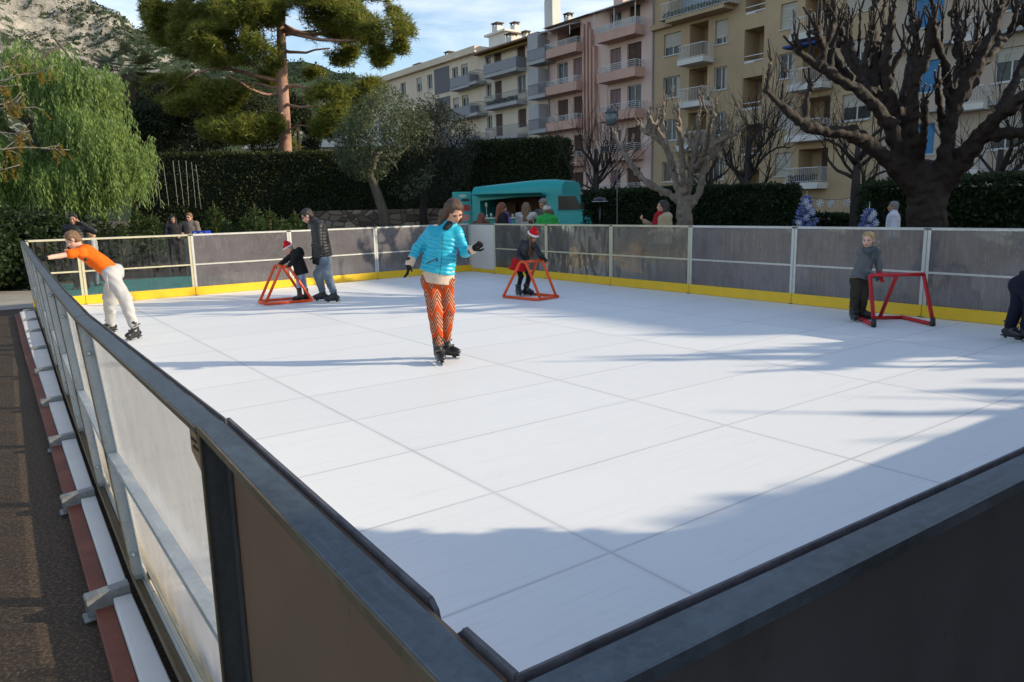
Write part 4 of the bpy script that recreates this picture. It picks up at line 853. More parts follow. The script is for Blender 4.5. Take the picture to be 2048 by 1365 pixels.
# ---- feathery pepper tree, left
N_PEP = leafmat('pepper_leaves', [(.1, (.045, .085, .020)), (.5, (.15, .24, .055)), (.8, (.28, .38, .11)), (1, (.44, .50, .24))], .45)
r = np.random.default_rng(31); YT = 24.0; pc = at(110, 300, YT)
root = wempty('weeping_tree', (pc[0], YT, GZ), 0, 'bright green weeping pepper tree with drooping feathery foliage at the left edge', 'tree')
m = MB(); m.tube([(pc[0]-.5, YT+.3, GZ), (pc[0]-.4, YT+.2, 1.4), (pc[0]-.1, YT, 2.8), (pc[0]+.2, YT, 4.4)], [.34, .28, .24, .14], 10)
for k_ in range(9): branch(m, (pc[0]-.1, YT, 2.6+r.random()), pc+np.array((r.uniform(-3, 3), r.uniform(-2, 1.5), r.uniform(1.0, 3.2))), .10, .03, r, .2)
m.build('trunk', BK_GREY, root)
heads = []
for x, y, a, b, dy in ((85, 170, 95, 80, 0), (160, 190, 80, 75, -.5), (30, 230, 90, 100, -1), (215, 255, 70, 55, 0), (120, 290, 110, 80, -1.6), (255, 310, 45, 40, -.3), (20, 330, 90, 60, -1.8), (200, 330, 70, 50, -1.2), (-80, 260, 90, 110, 0), (90, 115, 50, 30, .3), (275, 290, 30, 22, -.2), (60, 370, 70, 30, -1.2), (170, 375, 60, 25, -.8)):
    heads.append(cloud(r, int(a*b/9), at(x, y, YT+dy), (a*YT/F_PX, a*YT/F_PX*.8, b*YT/F_PX), int(x+y+500), 2.2, .12, .35))
S = np.concatenate(heads); Q = []; A = []; Bv = []
S = S[r.random(len(S)) < .45]; S = np.repeat(S, 3, 0)+np.repeat(r.normal(size=(len(S), 3))*.10, 3, 0)+r.normal(size=(3*len(S), 3))*.07; LN = np.repeat(r.uniform(.35, 1.15, len(S)//3), 3)
for p, ln in zip(S, LN):
    ln = ln*r.uniform(.8, 1.1)*(1 if p[2] > 2.6 else .7); nn = int(ln*22); dirx = r.normal(size=2)*.20
    for j in range(nn):
        t_ = j/nn; c = p+np.array((dirx[0]*t_*ln+.04*math.sin(j), dirx[1]*t_*ln, -ln*t_+.2*t_*(1-t_)))
        s_ = 1 if j % 2 else -1; a = np.array((s_*r.uniform(.1, .5)+.05, r.normal()*.3, -r.uniform(.8, 1.2))); a /= np.linalg.norm(a)
        b_ = np.cross(a, r.normal(size=3)); b_ /= np.linalg.norm(b_); Q.append(c+a*.05); A.append(a*.068); Bv.append(b_*.019)
leaf_mesh('crown', np.array(Q), np.array(A), np.array(Bv), N_PEP, root)

# ---- bare honey locust with last orange pods, far left foreground
r = np.random.default_rng(41); YL = 15.0
root = wempty('locust_tree', at(-190, 440, YL)*np.array([1, 1, 0])+[0, 0, GZ], 0, 'pale bare branches with a few orange leaves reaching in from the left edge', 'tree')
m = MB(); BK_PALE = barkmat('pale_bark', (.14, .12, .09), (.34, .30, .24), 8)
b0 = at(-190, 440, YL); m.tube([b0*np.array([1, 1, 0])+[0, 0, GZ], at(-185, 330, YL), at(-170, 200, YL), at(-160, 60, YL)], [.16, .14, .11, .06], 9)
tips = []
for a, b in (((-180, 330), (140, 300)), ((-175, 300), (60, 262)), ((-172, 250), (50, 200)), ((-170, 210), (90, 140)), ((-168, 170), (40, 105)), ((-180, 320), (40, 330)), ((-172, 240), (-20, 210))):
    pts = branch(m, at(*a, YL), at(*b, YL+r.uniform(-.6, .6)), .045, .007, r, .09, 10, 6); tips.append(pts)
    for k_ in range(5):
        s0 = pts[r.integers(4, 9)]; e = s0+np.array((r.uniform(.1, .5), r.normal()*.2, r.uniform(-.2, .3))); branch(m, s0, e, .012, .004, r, .15, 5, 5); tips.append(np.array([s0, e]))
m.build('trunk', BK_PALE, root)
N_ORG = leafmat('orange_leaves', [(.1, (.12, .11, .02)), (.5, (.27, .19, .03)), (1, (.36, .17, .025))], .4)
Q = []; A = []; Bv = []
for pts in tips:
    for k_ in range(6 if r.random() < .45 else 1):
        p = pts[-1]+(pts[-2]-pts[-1])*r.random()*1.2; st_ = np.array((r.normal()*.3+.2, r.normal()*.3, -1)); st_ /= np.linalg.norm(st_); 
        for j in range(7):
            for s_ in (-1, 1):
                a = _nrm(st_+np.array((s_*.8, r.normal()*.4, .2))); c = p+st_*(.03+j*.030); Q.append(c+a*.02); A.append(a*.026); Bv.append(_nrm(np.cross(a, r.normal(size=3)))*.009)
leaf_mesh('crown', np.array(Q), np.array(A), np.array(Bv), N_ORG, root)

# ---- hedges
N_HEDGE = leafmat('hedge_leaves', [(.15, (.012, .022, .006)), (.6, (.034, .048, .010)), (1, (.080, .090, .022))], .2); N_LAUR = leafmat('laurel_leaves', [(.15, (.006, .013, .005)), (.6, (.016, .033, .010)), (.9, (.036, .062, .018)), (1, (.09, .12, .04))], .2, .55, .2); M_CORE = plain('hedge_core', (.008, .011, .005), .95, .3, 2)
def hedge(label, p0, p1, thick, z1, n, mat, size=.11, wob=.10, seed=1, z0=GZ, name='hedge'):
    r = np.random.default_rng(seed); p0, p1 = np.array([*p0, 0.0]), np.array([*p1, 0.0]); d = p1-p0; L_ = np.linalg.norm(d); d /= L_; nn = np.array([-d[1], d[0], 0])
    if nn[1] > 0: nn = -nn
    root = wempty(name, p0*np.array([1, 1, 0])+[0, 0, GZ], 0, label, 'hedge', 'clipped hedges round the square')
    m = MB(); m.obox((p0+p1)/2-nn*thick/2+EZ*(z0+z1-.1)/2, d*(L_/2-.12), nn*(thick/2-.12), EZ*((z1-z0)/2-.06)); m.build('core', M_CORE, root)
    ar = np.array([L_*(z1-z0), L_*thick, thick*(z1-z0), thick*(z1-z0)]); cnt = (n*ar/ar.sum()).astype(int); Q = []
    s_, h_ = r.random(cnt[0]), r.random(cnt[0]); Q.append(p0+np.outer(s_*L_, d)+np.outer(h_*(z1-z0)+z0, EZ)+np.outer(wob*vnoise(np.stack([s_*L_, h_*3, h_*0], 1), seed, 3.2)+r.normal(size=cnt[0])*.05-.04, nn))
    s_, h_ = r.random(cnt[1]), r.random(cnt[1]); Q.append(p0+np.outer(s_*L_, d)-np.outer(h_*thick, nn)+np.outer(z1+wob*vnoise(np.stack([s_*L_, h_, h_*0], 1), seed+2, 2.6)+r.normal(size=cnt[1])*.05, EZ))
    for e, c_ in ((0, cnt[2]), (L_, cnt[3])): s_, h_ = r.random(c_), r.random(c_); Q.append(p0+d*e-np.outer(s_*thick, nn)+np.outer(h_*(z1-z0)+z0, EZ)+r.normal(size=(c_, 3))*.05)
    leaves('foliage', np.concatenate(Q), r, size*1.5, size*.8, mat, root, .2)
    return root
def gx(x, Y): return at(x, 420, Y)[0]
hedge('tall clipped hedge behind the cut firs and below the pine', (gx(262, 34), 34), (gx(960, 35), 35), 2.2, 4.25, 62000, N_HEDGE, .065, .12, 3)
hedge('tall dark clipped hedge with a square end above the turquoise van', (gx(935, 31.5), 31.5), (gx(1116, 30), 30), 2.0, 4.25, 28000, N_HEDGE, .065, .09, 4)
hedge('low leafy hedge between the turquoise van and the blue decorated tree', (gx(1165, 24.5), 24.5), (gx(1590, 22), 22), 1.6, 2.02, 30000, N_LAUR, .07, .16, 5)
hedge('low dark leafy hedge to the right of the big pollarded trunk', (gx(1735, 19), 19), (gx(2300, 17), 17), 1.6, 1.98, 26000, N_LAUR, .07, .16, 6)
hedge('low hedge far back between the two blue decorated trees', (gx(1570, 25), 25), (gx(1800, 24), 24), 1.2, 1.1, 5000, N_LAUR, .10, .12, 8)
# ---- shrubs on the far left and dark trees behind the hedge
def blob_tree(name, label, cat, c, rad, n, L_, Wd, mat, seed, trunk=None, tb=BK_DARK, group=None, thr=-.15, f=1.5, core=True, trunk_pts=None, tr=(.16, .10)):
    r = np.random.default_rng(seed); c = np.asarray(c, float)
    root = wempty(name, (c[0], c[1], GZ), 0, label, cat, group)
    m = MB(); tp_ = trunk_pts if trunk_pts is not None else [(c[0], c[1], GZ), (c[0]+.05, c[1], c[2]*.4), (c[0], c[1], c[2])]
    m.tube(np.array(tp_), np.linspace(tr[0], tr[1], len(tp_)), 9)
    for k_ in range(7): branch(m, np.array(tp_[-1])-EZ*.1*k_*.5, c+rdir(r, 1)[0]*np.asarray(rad)*.75+EZ*rad[2]*.15, tr[1]*.6, .015, r, .15, 6, 6)
    m.build('trunk', tb, root)
    P = [cloud(r, int(n*.62), c, rad, seed, f, thr, .45)]
    for k_ in range(7):
        d = rdir(r, 1)[0]; d[2] = abs(d[2])*.9-.2; P.append(cloud(r, int(n*.38/7), c+d*np.asarray(rad)*.72, np.asarray(rad)*r.uniform(.32, .5), seed+k_+9, f*1.4, thr, .3))
    leaves('crown', np.concatenate(P), r, L_, Wd, mat, root, .25)
    return root
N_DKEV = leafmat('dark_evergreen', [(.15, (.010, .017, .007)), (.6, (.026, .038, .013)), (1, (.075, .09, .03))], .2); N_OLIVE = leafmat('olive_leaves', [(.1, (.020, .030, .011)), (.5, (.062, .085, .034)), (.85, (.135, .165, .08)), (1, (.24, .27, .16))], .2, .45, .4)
N_OLDK = leafmat('shade_toned_olive_leaves', [(.1, (.010, .014, .007)), (.6, (.026, .034, .018)), (1, (.075, .09, .05))], .2)  # darker copy of the olive leaves, with shade put into the colours
for i, (x, y, Y, rx, rz, lb) in enumerate([(305, 222, 44, 2.3, 2.1, 'dark round evergreen left of the pine, beside the palm'), (390, 235, 43, 2.8, 2.2, 'dark evergreen under the left limbs of the pine'), (500, 240, 45, 2.8, 2.2, 'dark evergreen close behind the pine trunk on its left'), (595, 250, 46, 1.5, 1.7, 'small dark evergreen to the right of the pine trunk'), (270, 275, 38, 2.0, 2.0, 'dark shrub between the weeping tree and the clipped hedge')]):
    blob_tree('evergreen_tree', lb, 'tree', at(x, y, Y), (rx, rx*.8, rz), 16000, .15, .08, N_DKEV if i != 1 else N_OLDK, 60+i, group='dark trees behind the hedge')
blob_tree('olive_tree', 'silvery green olive tree with a leaning trunk in front of the stone wall', 'tree', at(775, 290, 28), (1.75, 1.4, 2.0), 15000, .12, .036, N_OLIVE, 71, tb=BK_GREY, trunk_pts=[at(772, 470, 28)*np.array([1, 1, 0])+[0, 0, GZ], at(768, 430, 28), at(755, 390, 28), at(740, 350, 28), at(755, 310, 28)], tr=(.22, .12), group='olive trees by the stone wall')
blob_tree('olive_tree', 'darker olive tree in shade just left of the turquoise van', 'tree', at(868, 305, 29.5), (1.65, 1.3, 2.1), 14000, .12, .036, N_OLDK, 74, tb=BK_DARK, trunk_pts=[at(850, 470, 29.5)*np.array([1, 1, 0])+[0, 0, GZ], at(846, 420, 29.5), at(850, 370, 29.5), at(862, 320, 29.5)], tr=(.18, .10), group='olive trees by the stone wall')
for i, (x, y, Y, rx, rz, lb) in enumerate([(10, 505, 18.5, 1.0, 1.15, 'glossy dark laurel shrub at the left photo edge beyond the barrier corner'), (-75, 500, 17.5, 1.1, 1.2, 'glossy laurel shrub just out to the left of the barrier corner'), (95, 492, 20.5, 1.0, .95, 'dark laurel shrub seen over the barrier corner')]):
    blob_tree('shrub', lb, 'shrub', at(x, y, Y), (rx, rx*.8, rz), 6500, .15, .075, N_LAUR, 80+i, tr=(.05, .03), group='laurel shrubs on the left')
# ---- fan palm far behind
r = np.random.default_rng(51); Y = 39.5; pc = at(253, 135, Y)
root = wempty('palm_tree', (pc[0], Y, GZ), 0, 'fan palm with a shaggy crown in front of the rocky hill', 'tree')
m = MB(); m.tube([(pc[0]+.1, Y, GZ), (pc[0], Y, 5), (pc[0], Y, pc[2]-.4)], [.28, .24, .30], 9); m.build('trunk', plain('palm_fibre', (.10, .06, .035), .9, .4, 5), root)
C = []; A = []; Bv = []
for k_ in range(46):
    d = rdir(r, 1)[0]; d[2] = d[2]*.75+.18; d = _nrm(d); hub = pc+d*r.uniform(.6, 1.0); side = _nrm(np.cross(d, EZ)); up_ = np.cross(side, d)
    for j in range(13):
        a_ = (j-6)*.2; dd = _nrm(d*math.cos(a_)+side*math.sin(a_)*.9+up_*.12-EZ*.18); C.append(hub+dd*.33); A.append(dd*.36); Bv.append(up_*.02+side*.028)
leaf_mesh('crown', np.array(C), np.array(A), np.array(Bv), leafmat('palm_leaves', [(.1, (.05, .06, .02)), (.6, (.13, .14, .06)), (1, (.28, .24, .10))], .3), root)

# ---- cut fir trees standing in a row
N_FIR = leafmat('fir_needles', [(.1, (.018, .040, .014)), (.5, (.045, .090, .026)), (.9, (.10, .165, .05)), (1, (.17, .20, .06))], .25)
def fir(h, seed):
    r = np.random.default_rng(seed); root = empty('fir_tree', (0, 0, 0)); m = MB(); m.tube([(0, 0, 0), (0, 0, h*.6), (.02, .01, h+.12)], [.045, .03, .007], 7); C = []; A = []; Bv = []
    nb = int(34*h)
    for k_ in range(nb):
        t_ = (k_/nb)**.9; z = .12+h*.92*t_; ln = (1-t_)**.8*h*.38+.08; a_ = k_*2.4+r.normal()*.3
        d = np.array((math.cos(a_), math.sin(a_), .42+.5*t_)); d /= np.linalg.norm(d); p0 = np.array((0, 0, z)); e = p0+d*ln
        m.tube([p0, (p0+e)/2-EZ*.02, e], [.006, .004, .002], 4)
        nt = max(6, int(ln*64))
        for j in range(nt):
            s_ = .12+.88*r.random(); side = _nrm(np.cross(d, EZ))*(1 if j % 2 else -1); tw = _nrm(d*.55+side*r.uniform(.1, .9)+EZ*r.normal()*.25); tl = ln*(1-s_)*.45+.07
            c = p0+d*ln*s_; C.append(c+tw*tl*.5); A.append(tw*tl*.55); Bv.append(_nrm(np.cross(tw, r.normal(size=3)))*.016)
            C.append(c+tw*tl*.5); A.append(tw*tl*.5); Bv.append(_nrm(np.cross(tw, r.normal(size=3)))*.016)
    for k_ in range(3):
        z = h*(.9+.04*k_); d = _nrm(np.array((r.normal()*.25, r.normal()*.25, 1))); m.tube([(0, 0, z), np.array((0, 0, z))+d*r.uniform(.15, .3)], [.006, .003], 4)
    m.build('trunk', plain('fir_wood', (.10, .085, .03), .8, .3), root); leaf_mesh('crown', np.array(C), np.array(A), np.array(Bv), N_FIR, root); return root
protos = [fir(1.55, 1), fir(1.35, 2), fir(1.75, 3)]; used = [0, 0, 0]; r = np.random.default_rng(61)
spots = [(70, 24), (115, 25), (160, 23.8), (205, 25), (240, 23.6), (275, 25.2), (305, 24), (335, 26), (430, 25.4), (455, 23.6), (490, 25), (510, 23.4), (540, 24.6), (565, 23.6), (590, 25)]
wl = ['leftmost cut fir behind the barrier corner', 'cut fir second from the left behind the laurel shrub', 'cut fir behind the man in black beyond the barrier', 'cut fir to the right of the man in black', 'cut fir in the middle of the left group', 'cut fir in the left group nearer the sunglasses couple', 'front cut fir left of the sunglasses couple', 'back cut fir behind the sunglasses couple', 'cut fir right of the blue crate', 'front cut fir right of the blue crate', 'tall cut fir left of the small santa hat child', 'cut fir above the small santa hat child', 'cut fir left of the man in the black jacket', 'front cut fir at the shoulder of the man in the black jacket', 'rightmost cut fir by the stone wall']
for i, (x, Y) in enumerate(spots):
    k_ = i % 3; o = protos[k_] if not used[k_] else copy_tree(protos[k_]); used[k_] = 1
    p = at(x, 440, Y); o.location = (p[0], Y, GZ); o.rotation_euler = (0, 0, r.uniform(0, 6.28)); s_ = r.uniform(.92, 1.15); o.scale = (s_*1.1, s_*1.1, s_)
    tag(o, wl[i], 'fir tree', 'cut fir trees in a row')

# ---- pollarded trees
def pollard(label, Y, trunk, limbs, bark, seed, extra=9, kscale=1.0, spread=1.2, wr=1.0, twr=1.0, sm=1.0, fuse=False, off=(0, 0, 0), stubs=4, mirror=False, group='pollarded trees along the rink'):
    r = np.random.default_rng(seed); k_ = Y/F_PX; off = np.asarray(off, float)
    root = wempty('pollard_tree', np.array([*(at(trunk[0][0], trunk[0][1], Y)[:2]), GZ])+off, 0, label, 'tree', group)
    m = MB(); mc = MB()
    def wob(pts, rad, sides=11, knot=.13):
        pts = np.asarray(pts, float); n = max(6, int(np.linalg.norm(np.diff(pts, axis=0), axis=1).sum()/.085)); t0 = np.linspace(0, 1, len(pts)); t1 = np.linspace(0, 1, n)
        q = np.stack([np.interp(t1, t0, pts[:, a]) for a in range(3)], 1); rr_ = np.interp(t1, t0, rad); 
        ker = np.array([.25, .5, .25])
        for _ in range(2): q[1:-1] = .25*q[:-2]+.5*q[1:-1]+.25*q[2:]
        q[1:-1] += r.normal(size=(n-2, 3))*np.minimum(rr_[1:-1, None]*.12, .012); rr_ = rr_*(1+knot*r.normal(size=n)*.6).clip(.72, 1.45); return q, rr_
    def knuckle(p, d, rad):
        for _ in range(4): mc.ball(p+r.normal(size=3)*rad*.38, rad*r.uniform(.55, .9), 7, 5)
        for _ in range(stubs):
            dd = _nrm(np.array((r.normal()*.45, r.normal()*.45, 1.0))+d*.6); l_ = r.uniform(.12, .40)*kscale; a = p+dd*rad*.4; e = a+dd*l_; rs = rad*r.uniform(.18, .32)
            mc.tube([a, (a+e)/2+r.normal(size=3)*.012, e], [rs*1.25, rs, rs*.9], 7); mc.tube([e-dd*.004, e+dd*.006], [rs*.88, rs*.8], 7, mi=1)
    q, rr_ = wob([at(x, y, Y+dy)+off for x, y, w_, dy in trunk], [w_*k_*twr for *_, w_, dy in trunk], 14, .025); q[0][2] = GZ-.05; m.tube(q, rr_, 22, jit=.05)
    ends = []
    for L_ in limbs:
        n = len(L_['p']); dy = np.linspace(L_.get('d0', 0), L_.get('d1', r.normal()*spread), n); rad = np.linspace(L_['r'][0], L_['r'][1], n)*k_*wr
        pts = [at(x, y, Y+dy[i])+off for i, (x, y) in enumerate(L_['p'])]; q, rr_ = wob(pts, rad); m.tube(q, rr_, 13, jit=.11); knuckle(q[-1], _nrm(q[-1]-q[-2]), rr_[-1]*1.25)
        for _ in range(int(L_.get('sub', extra)*sm)):
            i = r.integers(int(len(q)*.45), len(q)); s0 = q[i]; up_ = np.array((r.normal()*.42, r.normal()*.5, r.uniform(.7, 1.2))); ln = r.uniform(.25, .85)*kscale
            mid = s0+_nrm(up_)*ln*.5+r.normal(size=3)*.06; e = mid+_nrm(np.array((r.normal()*.25, r.normal()*.25, 1)))*ln*.5; r0 = min(rr_[i]*.62, .065*kscale)
            qq, r2 = wob([s0, mid, e], [r0, r0*.8, r0*.72], 8, .3); m.tube(qq, r2, 9, jit=.14); knuckle(e, EZ, r0*.95)
    tk = m.build('trunk', bark, root); mc.build('crown', [bark, CUT], root)
    if fuse:
        rm = tk.modifiers.new('fuse', 'REMESH'); rm.mode = 'VOXEL'; rm.voxel_size = .026; rm.use_smooth_shade = True
        sm_ = tk.modifiers.new('soft', 'SMOOTH'); sm_.factor = .5; sm_.iterations = 3
        tx = bpy.data.textures.new('gnarl', 'CLOUDS'); tx.noise_scale = .11; tx.noise_depth = 3; dp = tk.modifiers.new('gnarl', 'DISPLACE'); dp.texture = tx; dp.strength = .055; dp.mid_level = .5; dp.texture_coords = 'GLOBAL'
    return root
big = [dict(p=[(1832, 385), (1790, 335), (1740, 290), (1700, 266), (1650, 262), (1610, 252), (1582, 228), (1552, 200), (1532, 183)], r=(26, 6), d1=-1.4, sub=5), dict(p=[(1828, 375), (1800, 320), (1785, 260), (1755, 215), (1715, 180), (1665, 150), (1620, 122), (1592, 98)], r=(24, 8), d1=-1.0, sub=10), dict(p=[(1835, 360), (1812, 285), (1800, 230), (1770, 190), (1735, 160), (1700, 125), (1685, 80)], r=(24, 10), d1=.5, sub=9),
       dict(p=[(1790, 250), (1780, 190), (1770, 130), (1780, 75), (1782, 38)], r=(17, 10), d1=-.4, sub=6), dict(p=[(1840, 350), (1825, 270), (1822, 210), (1830, 160), (1850, 125), (1860, 75), (1868, 20)], r=(20, 8), d1=-.8, sub=5), dict(p=[(1760, 220), (1748, 160), (1752, 100), (1746, 55), (1748, 15)], r=(16, 9), d1=.8, sub=6), dict(p=[(1742, 195), (1720, 140), (1702, 95), (1695, 50)], r=(14, 9), d1=1.4, sub=6), dict(p=[(1700, 160), (1668, 115), (1640, 85), (1632, 60)], r=(12, 8), d1=-1.4, sub=6), dict(p=[(1820, 270), (1808, 200), (1818, 140), (1832, 90), (1826, 40)], r=(15, 9), d1=1.2, sub=6),
       dict(p=[(1872, 385), (1888, 330), (1896, 270), (1908, 215), (1935, 165), (1962, 110), (1985, 60), (2000, 15)], r=(24, 10), d1=-.6, sub=9), dict(p=[(1880, 390), (1925, 325), (1962, 270), (2005, 225), (2060, 185), (2120, 140)], r=(26, 13), d1=-1.6, sub=7), dict(p=[(1905, 320), (1960, 275), (2040, 264), (2110, 268), (2180, 250)], r=(19, 11), d1=-2.2, sub=5), dict(p=[(1898, 250), (1906, 180), (1925, 120), (1918, 65), (1912, 25)], r=(16, 9), d1=1.0, sub=8), dict(p=[(1886, 260), (1880, 215), (1874, 170)], r=(10, 8), d1=-.8, sub=1), dict(p=[(1900, 210), (1893, 140), (1875, 85), (1866, 45)], r=(12, 7), d1=-1.0, sub=4), dict(p=[(1950, 145), (1990, 100), (2020, 65), (2045, 25)], r=(14, 9), d1=.6, sub=8), dict(p=[(1925, 200), (1955, 150), (1950, 90), (1958, 35)], r=(14, 8), d1=1.6, sub=8), dict(p=[(1838, 330), (1850, 250), (1848, 205)], r=(12, 9), d1=-1.3, sub=1), dict(p=[(2000, 225), (2030, 160), (2060, 100), (2080, 40)], r=(15, 9), d1=.4, sub=7)]
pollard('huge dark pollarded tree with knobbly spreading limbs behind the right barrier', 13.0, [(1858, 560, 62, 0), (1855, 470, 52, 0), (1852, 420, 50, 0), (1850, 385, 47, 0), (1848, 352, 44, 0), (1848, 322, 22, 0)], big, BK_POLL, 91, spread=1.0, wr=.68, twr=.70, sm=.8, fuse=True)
med = [dict(p=[(1362, 402), (1332, 388), (1292, 366), (1266, 336), (1246, 302), (1230, 272)], r=(10, 5), sub=4), dict(p=[(1360, 395), (1346, 340), (1336, 300), (1312, 274), (1286, 262), (1280, 250)], r=(9, 5), sub=6), dict(p=[(1366, 400), (1366, 330), (1360, 270), (1356, 222)], r=(9, 5), sub=7), dict(p=[(1375, 405), (1384, 330), (1396, 275), (1396, 235)], r=(9, 5), sub=7), dict(p=[(1380, 412), (1400, 384), (1408, 330), (1424, 288), (1452, 276), (1474, 268)], r=(10, 5), sub=7), dict(p=[(1392, 340), (1412, 300), (1418, 255), (1424, 232)], r=(8, 5), sub=5), dict(p=[(1348, 340), (1326, 278), (1306, 250), (1296, 232)], r=(8, 5), sub=6), dict(p=[(1340, 320), (1325, 260), (1322, 225)], r=(7, 5), sub=5), dict(p=[(1404, 330), (1440, 300), (1448, 262)], r=(7, 5), sub=5)]
pollard('smaller pale pollarded tree behind the woman in the beige coat', 18.0, [(1372, 520, 26, 0), (1370, 450, 22, 0), (1368, 415, 20, 0), (1368, 395, 14, 0)], med, BK_POLL2, 95, spread=.8, kscale=.62, wr=.80, twr=.72, sm=.9, fuse=True)
# two more of the same row stand just outside the frame and throw their shade over the ice
pollard('pollarded tree out to the right of the frame shading the middle of the ice', 13.0, [(1858, 560, 62, 0), (1855, 470, 52, 0), (1850, 385, 46, 0), (1848, 360, 34, 0)], big[:10]+big[12:13], BK_POLL, 97, off=(9.2, -4.9, 0), kscale=1.2, wr=1.5, sm=.6, stubs=2)
pollard('pollarded tree out to the right of the frame next to the chalet', 13.0, [(1858, 560, 62, 0), (1855, 470, 52, 0), (1850, 385, 46, 0), (1848, 360, 34, 0)], big[:9]+big[9:14], BK_POLL, 98, off=(12.6, -6.2, 0), kscale=1.2, wr=1.4, sm=.6, stubs=2)
pollard('pollarded tree out to the right of the frame shading the front of the ice', 13.0, [(1858, 560, 62, 0), (1855, 470, 52, 0), (1850, 385, 46, 0), (1848, 360, 34, 0)], big[1:12], BK_POLL, 99, off=(10.4, -9.0, 0), kscale=1.2, wr=1.5, sm=.3, stubs=1)
blob_tree('evergreen_tree', 'unseen round holm oak added for front shade behind the chalet', 'tree', (13.6, 2.4, 3.9), (1.5, 1.25, 1.3), 9000, .13, .07, N_LAUR, 131)  # unseen tree, its crown shaped to throw the wavy front shadow
# ---- bare street trees with long thin shoots
def bare(label, x, Y, h, w_, seed, shoots=70):
    r = np.random.default_rng(seed); b = at(x, 430, Y); b[2] = GZ; root = wempty('bare_tree', b, 0, label, 'tree', 'bare street trees'); m = MB(); top = b+EZ*h*.36
    m.tube([b, b+EZ*h*.18+r.normal(size=3)*.03, top, top+EZ*h*.22], [.19, .16, .13, .07], 9); mc = MB(); sc = []
    for k_ in range(11):
        a_ = k_*2.4; d = np.array((math.cos(a_)*r.uniform(.6, 1.0), math.sin(a_)*.8, r.uniform(.35, 1.1))); s0 = b+EZ*h*r.uniform(.26, .5); e = s0+_nrm(d)*w_*r.uniform(.5, .9); sc.append(branch(m, s0, e, .06, .022, r, .10, 7, 6))
    for k_ in range(shoots):
        q = sc[r.integers(len(sc))]; s0 = q[r.integers(2, 7)]; out = (s0-b)*np.array([1, 1, 0]); d = _nrm(out*.30+np.array((r.normal()*.3, r.normal()*.3, r.uniform(.4, 1.3)))); ln = h*r.uniform(.16, .42); pts = branch(mc, s0, s0+d*ln, .014, .004, r, .06, 6, 4)
        for _ in range(2): s1 = pts[r.integers(2, 5)]; branch(mc, s1, s1+_nrm(d+r.normal(size=3)*.5)*ln*.4, .007, .003, r, .08, 4, 4)
    m.build('trunk', BK_DARK, root); mc.build('crown', BK_DARK, root); return root
bare('bare street tree with thin shoots in front of the pink building', 1192, 29, 6.6, 1.6, 111, 80); bare('bare street tree with thin shoots in front of the ochre building', 1492, 26, 6.8, 2.0, 112, 110); bare('bare street tree behind the snowflake garland', 1708, 22, 5.6, 2.0, 113, 60); bare('bare street tree at the right edge behind the big pollarded tree', 1990, 21, 5.2, 2.2, 114, 80); bare('bare street tree between the ochre building and the smaller pollarded tree', 1420, 31, 5.4, 1.8, 115, 60)
# ================================================================ apartment row along the far side of the square
UF = 40.8                                    # facade line
def P3(v, o, z): return W(UF-o, v, z)         # v along the street, o out of the facade towards the square
def stucco(name, col, var=.10):
    t = NT(name); co = t.coord(); n = t.noise(.35, 6, .65, co); s_ = t.noise(.9, 4, .7, co, stretch=(3, 3, .25)); f = t.noise(30, 3)
    c = t.ramp(n, [(.3, tuple(x*(1-var) for x in col)), (.7, tuple(x*(1+var) for x in col))])
    c = t.mix(t.math('MULTIPLY', t.ramp(s_, [(.58, 0.0), (.8, 1.0)]), .28), c, tuple(x*.5 for x in col))
    return t.end(t.bsdf(c, .9, 0, t.bump(f, .25, .02), .2))
S_YEL = stucco('ochre_stucco', (.46, .335, .205)); S_PINK = stucco('pink_stucco', (.68, .49, .42)); S_SAL = stucco('salmon_parapet', (.58, .37, .29)); S_CREAM = stucco('cream_stucco', (.68, .56, .42)); S_GREY = stucco('pale_stucco', (.68, .58, .46)); S_BEI = stucco('beige_stucco', (.46, .37, .29)); S_SLAB = stucco('concrete_slab', (.40, .39, .385)); S_WHT = stucco('white_render', (.66, .63, .58)); S_DGR = stucco('dark_grey_panel', (.16, .155, .165), .05)
t = NT('window_glass'); n = t.noise(.8, 3); M_GLASS = t.end(t.bsdf(t.ramp(n, [(.35, (.010, .012, .014)), (.65, (.035, .038, .038))]), .22, 0, None, .35))
M_FRAME = plain('white_window_frame', (.55, .55, .54), .5, .05); M_SHUT = plain('brown_shutter', (.085, .045, .030), .7, .15, 3); M_ROLL = plain('beige_roller_shutter', (.44, .40, .335), .7, .08, 2); M_BLUE = plain('blue_blind', (.045, .20, .40), .6, .1, 2); M_PALEBL = plain('pale_blue_blind', (.20, .30, .38), .6, .1, 2)
M_RAILW = plain('white_railing', (.62, .61, .60), .5, .08); M_RAILG = plain('grey_railing', (.22, .22, .24), .5, .1); M_AWN = plain('yellow_awning', (.52, .33, .02), .8, .12, 2); M_TILE = plain('brown_roof_tile', (.20, .13, .085), .85, .25, 3, bump=.4, bscale=8); M_CAP = plain('chimney_cap', (.10, .07, .05), .7, .2); M_PLANT = leafmat('balcony_plant', [(.2, (.012, .03, .008)), (.6, (.03, .07, .016)), (1, (.06, .11, .03))]); M_IN = plain('dim_interior', (.10, .075, .05), .9, .3, 1); M_PIPE = plain('drain_pipe', (.30, .25, .27), .6, .1); M_BAWN = plain('blue_awning', (.02, .06, .22), .8, .1)
def pbox(m, v0, v1, o0, o1, z0, z1, mi=0):
    m.obox(P3((v0+v1)/2, (o0+o1)/2, (z0+z1)/2), E2*(v1-v0)/2, -E1*(o1-o0)/2, EZ*(z1-z0)/2, mi)
